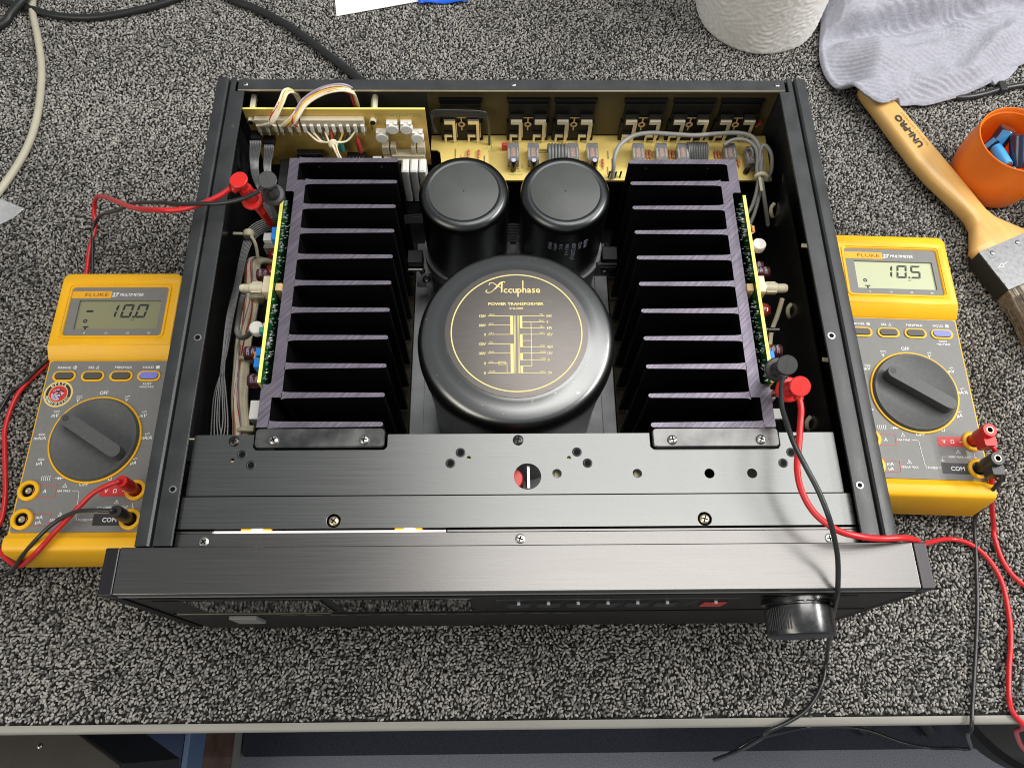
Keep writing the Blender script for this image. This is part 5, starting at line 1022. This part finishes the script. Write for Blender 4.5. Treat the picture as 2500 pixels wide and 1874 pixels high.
def cup():
    c = (461.5, 413.5, 0)
    b = MB('cup'); b.lathe([(30, .2), (33.5, .6), (35.6, 2.6), (37.2, 8), (38.4, 18), (38.6, 30), (38, 42), (37, 52), (36.6, 56), (36.9, 57.2), (36.6, 58), (35.8, 58), (35.4, 57), (35.2, 54), (34.4, 53), (35.2, 48), (36.2, 36), (36.4, 20), (35, 7), (31, 3.4), (.01, 3.2)], c, 72)
    single('orange_cup', b, 'orange plastic cup holding loose capacitors beside the paint brush', 'cup', angle=30)
    def cap(p, d, r, L_, m, label, band=True):
        t = MB(m); t.lathe([(r*.9, 0), (r, .6), (r, L_-.8), (r*.93, L_-.2), (r*.86, L_)], (0, 0, 0), 24); t.use('steel'); t.lathe([(r*.86, L_+.02), (r*.7, L_-.2), (.01, L_-.2)], (0, 0, 0), 24); aim(t, Vector(p)+Vector((0, 0, 7)), d)
        o = single('loose_capacitor', t, label, 'capacitor', 'loose capacitors in the orange cup')
        if band:
            s = MB('sky' if m != 'lilac' else 'print'); P = []
            for k in range(5):
                an = R(60+k*14); P.append((r*1.012*math.cos(an), r*1.012*math.sin(an)))
            s.add([(x, y, z) for z in (1, L_-1) for x, y in P], [(k, k+1, 6+k, 5+k) for k in range(4)]); aim(s, Vector(p)+Vector((0, 0, 7)), d); obj('stripe', s, o, recalc=False)
    cap((459, 430, 20), (.25, .35, .9), 8.2, 20, 'navy', 'dark blue capacitor standing upright with its metal end showing in the cup')
    cap((442, 417, 22), (-.1, -.75, .35), 4.2, 17, 'lilac', 'small pale lilac capacitor leaning at the left inside the cup', False)
    cap((455, 424, 27), (.1, -.9, .12), 5.2, 24, 'sky', 'light blue striped capacitor lying in the middle of the cup', False)
    cap((473, 404, 22), (-.12, .8, .62), 7.6, 30, 'navy', 'large dark blue capacitor with shiny sleeve leaning at the right of the cup', False)
    cap((449, 428, 18), (.5, .2, .8), 4.6, 15, 'navy', 'short dark capacitor wedged at the back left inside the cup')
    cap((466, 391, 22), (-.5, .3, .7), 3.6, 13, 'lilac', 'small pale capacitor tucked at the front inside the cup', False)
cup()
def paper_roll():
    c = (268, 638)
    b = MB('towel'); m = M['towel']; nt = m.node_tree
    t = thing('paper_towel_roll', 'white embossed kitchen paper roll standing at the top right', 'paper towel', (c[0], c[1], 0))
    NS, NZ = 220, 130; v = []; fc = []
    cen = [(rng.uniform(0, 2*PI), rng.uniform(5, 205)) for _ in range(46)]
    cen[0] = (R(-96), 66)
    for j in range(NZ+1):
        z = 1+j/NZ*214
        for i in range(NS):
            a = 2*PI*i/NS; best = 1e9; ids = 0
            for k, (ca, cz) in enumerate(cen):
                da = (a-ca+PI) % (2*PI)-PI; d = math.hypot(da*66, (z-cz)*.9)
                if d < best: best = d; ids = k
            ring = .5+.5*math.cos(best*2*PI/4.6); dots = .55+.45*math.cos(best*5.2+a*66*2.2+ids)
            h = 1.25*ring*dots+.9*noise.noise((math.cos(a)*2.2, math.sin(a)*2.2, z*.02))
            r = 65.6+h-(1.6 if j == 0 else 0); v.append((c[0]+r*math.cos(a), c[1]+r*math.sin(a), z))
    for j in range(NZ):
        for i in range(NS): fc.append((j*NS+i, j*NS+(i+1) % NS, (j+1)*NS+(i+1) % NS, (j+1)*NS+i))
    b.add(v, fc); obj('paper_wrap', b, t, angle=180, recalc=False)
    b = MB('towel'); b.plate(circ(*c, 64.5, 64), [circ(*c, 21, 40)], .8, 213); obj('paper_core', b, t)
paper_roll()
def towel():
    out = [(336, 700), (333, 628), (325.5, 586), (321.5, 560), (323.5, 538), (331, 520), (345, 500), (357, 487.5), (366, 485), (376, 489), (392, 497), (406, 500.5), (420, 500.5), (438, 505.5), (455, 511.5), (476, 521), (500, 534.5), (520, 548), (545, 563), (580, 590), (600, 640), (600, 700), (520, 730), (420, 730)]
    P = smooth([(x, y, 0) for x, y in out+[out[0]]], 14)[:-1]; n = len(P); c = Vector((455, 615, 0)); NR = 96
    def H(x, y, e):
        z = 4.5+14*(1-math.exp(-e/26))
        z += 21*noise.noise((x*.0155, y*.0165, 5.3))*min(1, e/24)+3.4*noise.noise((x*.045+3, y*.045, 2))*min(1, e/10)
        # ridge: the towel doubled over along a line near the top
        ln = (y-(597+.2*(x-363)))+5*noise.noise((x*.03, 0, 7)); z += 30/(1+math.exp(-ln/2.2))*min(1, e/16)*max(.25, 1-abs(x-430)/190)
        z -= 9*math.exp(-((ln+9)/8)**2)*min(1, e/16)
        for (x0, y0, dx, dy, w, h) in ((420, 560, .9, .42, 13, 8), (470, 590, .97, .25, 11, -9), (372, 545, .35, .94, 12, 7), (505, 575, .75, .66, 10, 8), (440, 530, .98, .2, 9, 4)):
            pd = (x-x0)*dy-(y-y0)*dx; al = (x-x0)*dx+(y-y0)*dy; z += h*math.exp(-(pd/w)**2-(al/60)**2)*min(1, e/16)
        # lies over the end of the brush handle
        d = abs((x-366)*.917+(y-486)*.4); s_ = (x-366)*-.4+(y-486)*.917
        k = 25.5*math.exp(-(max(0, d-14)/13)**2)*(1 if s_ < 30 else math.exp(-((s_-30)/14)**2)); z = math.log(math.exp(max(-40, z)/3)+math.exp(k/3))*3
        return z
    b = MB('towel'); g = []; v = []
    for k in range(NR):
        u = 1-(k/NR)**1.15
        for p in P:
            q = c+(p-c)*u; e = (1-u)*(p-c).length
            ed = 2.2*math.exp(-((e-3.2)/2.6)**2); row = .85*math.sin((q.x*.28+q.y*.96)*1.3+3*noise.noise((q.x*.02, q.y*.02, 0)))*min(1, e/9)
            v.append((q.x, q.y, H(q.x, q.y, e)+ed+row+.55*noise.noise((q.x*.5, q.y*.5, 4))))
    v.append((c.x, c.y, H(c.x, c.y, 99)))
    f = [(k*n+i, k*n+(i+1) % n, (k+1)*n+(i+1) % n, (k+1)*n+i) for k in range(NR-1) for i in range(n)]+[((NR-1)*n+i, (NR-1)*n+(i+1) % n, NR*n) for i in range(n)]
    M['terry'] = mat('terry_cloth', (.36, .363, .415), .95, spec=.1, sheen=.05, var=.1, vscale=240, bump=1.0, bscale=420, st=(.8, 1.6, 1), rot=R(-16))
    b.mats = [M['terry']]; b.add(v, f); o = obj('microfibre_cloth', b, recalc=False, angle=180)
    s = o.modifiers.new('thick', 'SOLIDIFY'); s.thickness = .0035; s.offset = -1
    tag(o, 'grey lavender microfibre cloth draped over the brush handle at top right', 'cloth')
    b = MB('terry'); b.loft([[(478, 545, 3), (505, 560, 3), (505, 560, 9), (478, 545, 10)], [(492, 534, 3), (527, 551, 3), (527, 551, 7), (492, 534, 9)], [(497, 528, 3), (514, 537, 3), (514, 537, 5), (497, 528, 6)]]) ; 
    k = obj('cloth_corner', b, o, bevel=1.5)
towel()
b = MB('power'); b.tube([(430, 520, 4), (455.1, 512.6, 4), (478, 515.5, 4), (504.3, 524, 4), (526.6, 529, 4), (560, 534, 4)], 2.9, 12, 8); o = single('black_cable', b, 'short black cable bundle peeking out under the cloth at right', 'cable')
b = MB('blkplug'); b.box(500, 519, 1, 507, 531, 8.4); obj('cable_strap', b, o, bevel=.8)
b = MB('blkplug'); b.lathe([(18, 1), (20, 3), (20, 16), (18.5, 18), (12, 18.5), (.01, 18.5)], (507.5, 366, 0), 40); single('rubber_puck', b, 'black round rubber puck cut off by the right edge beside the brush', 'puck', angle=35)
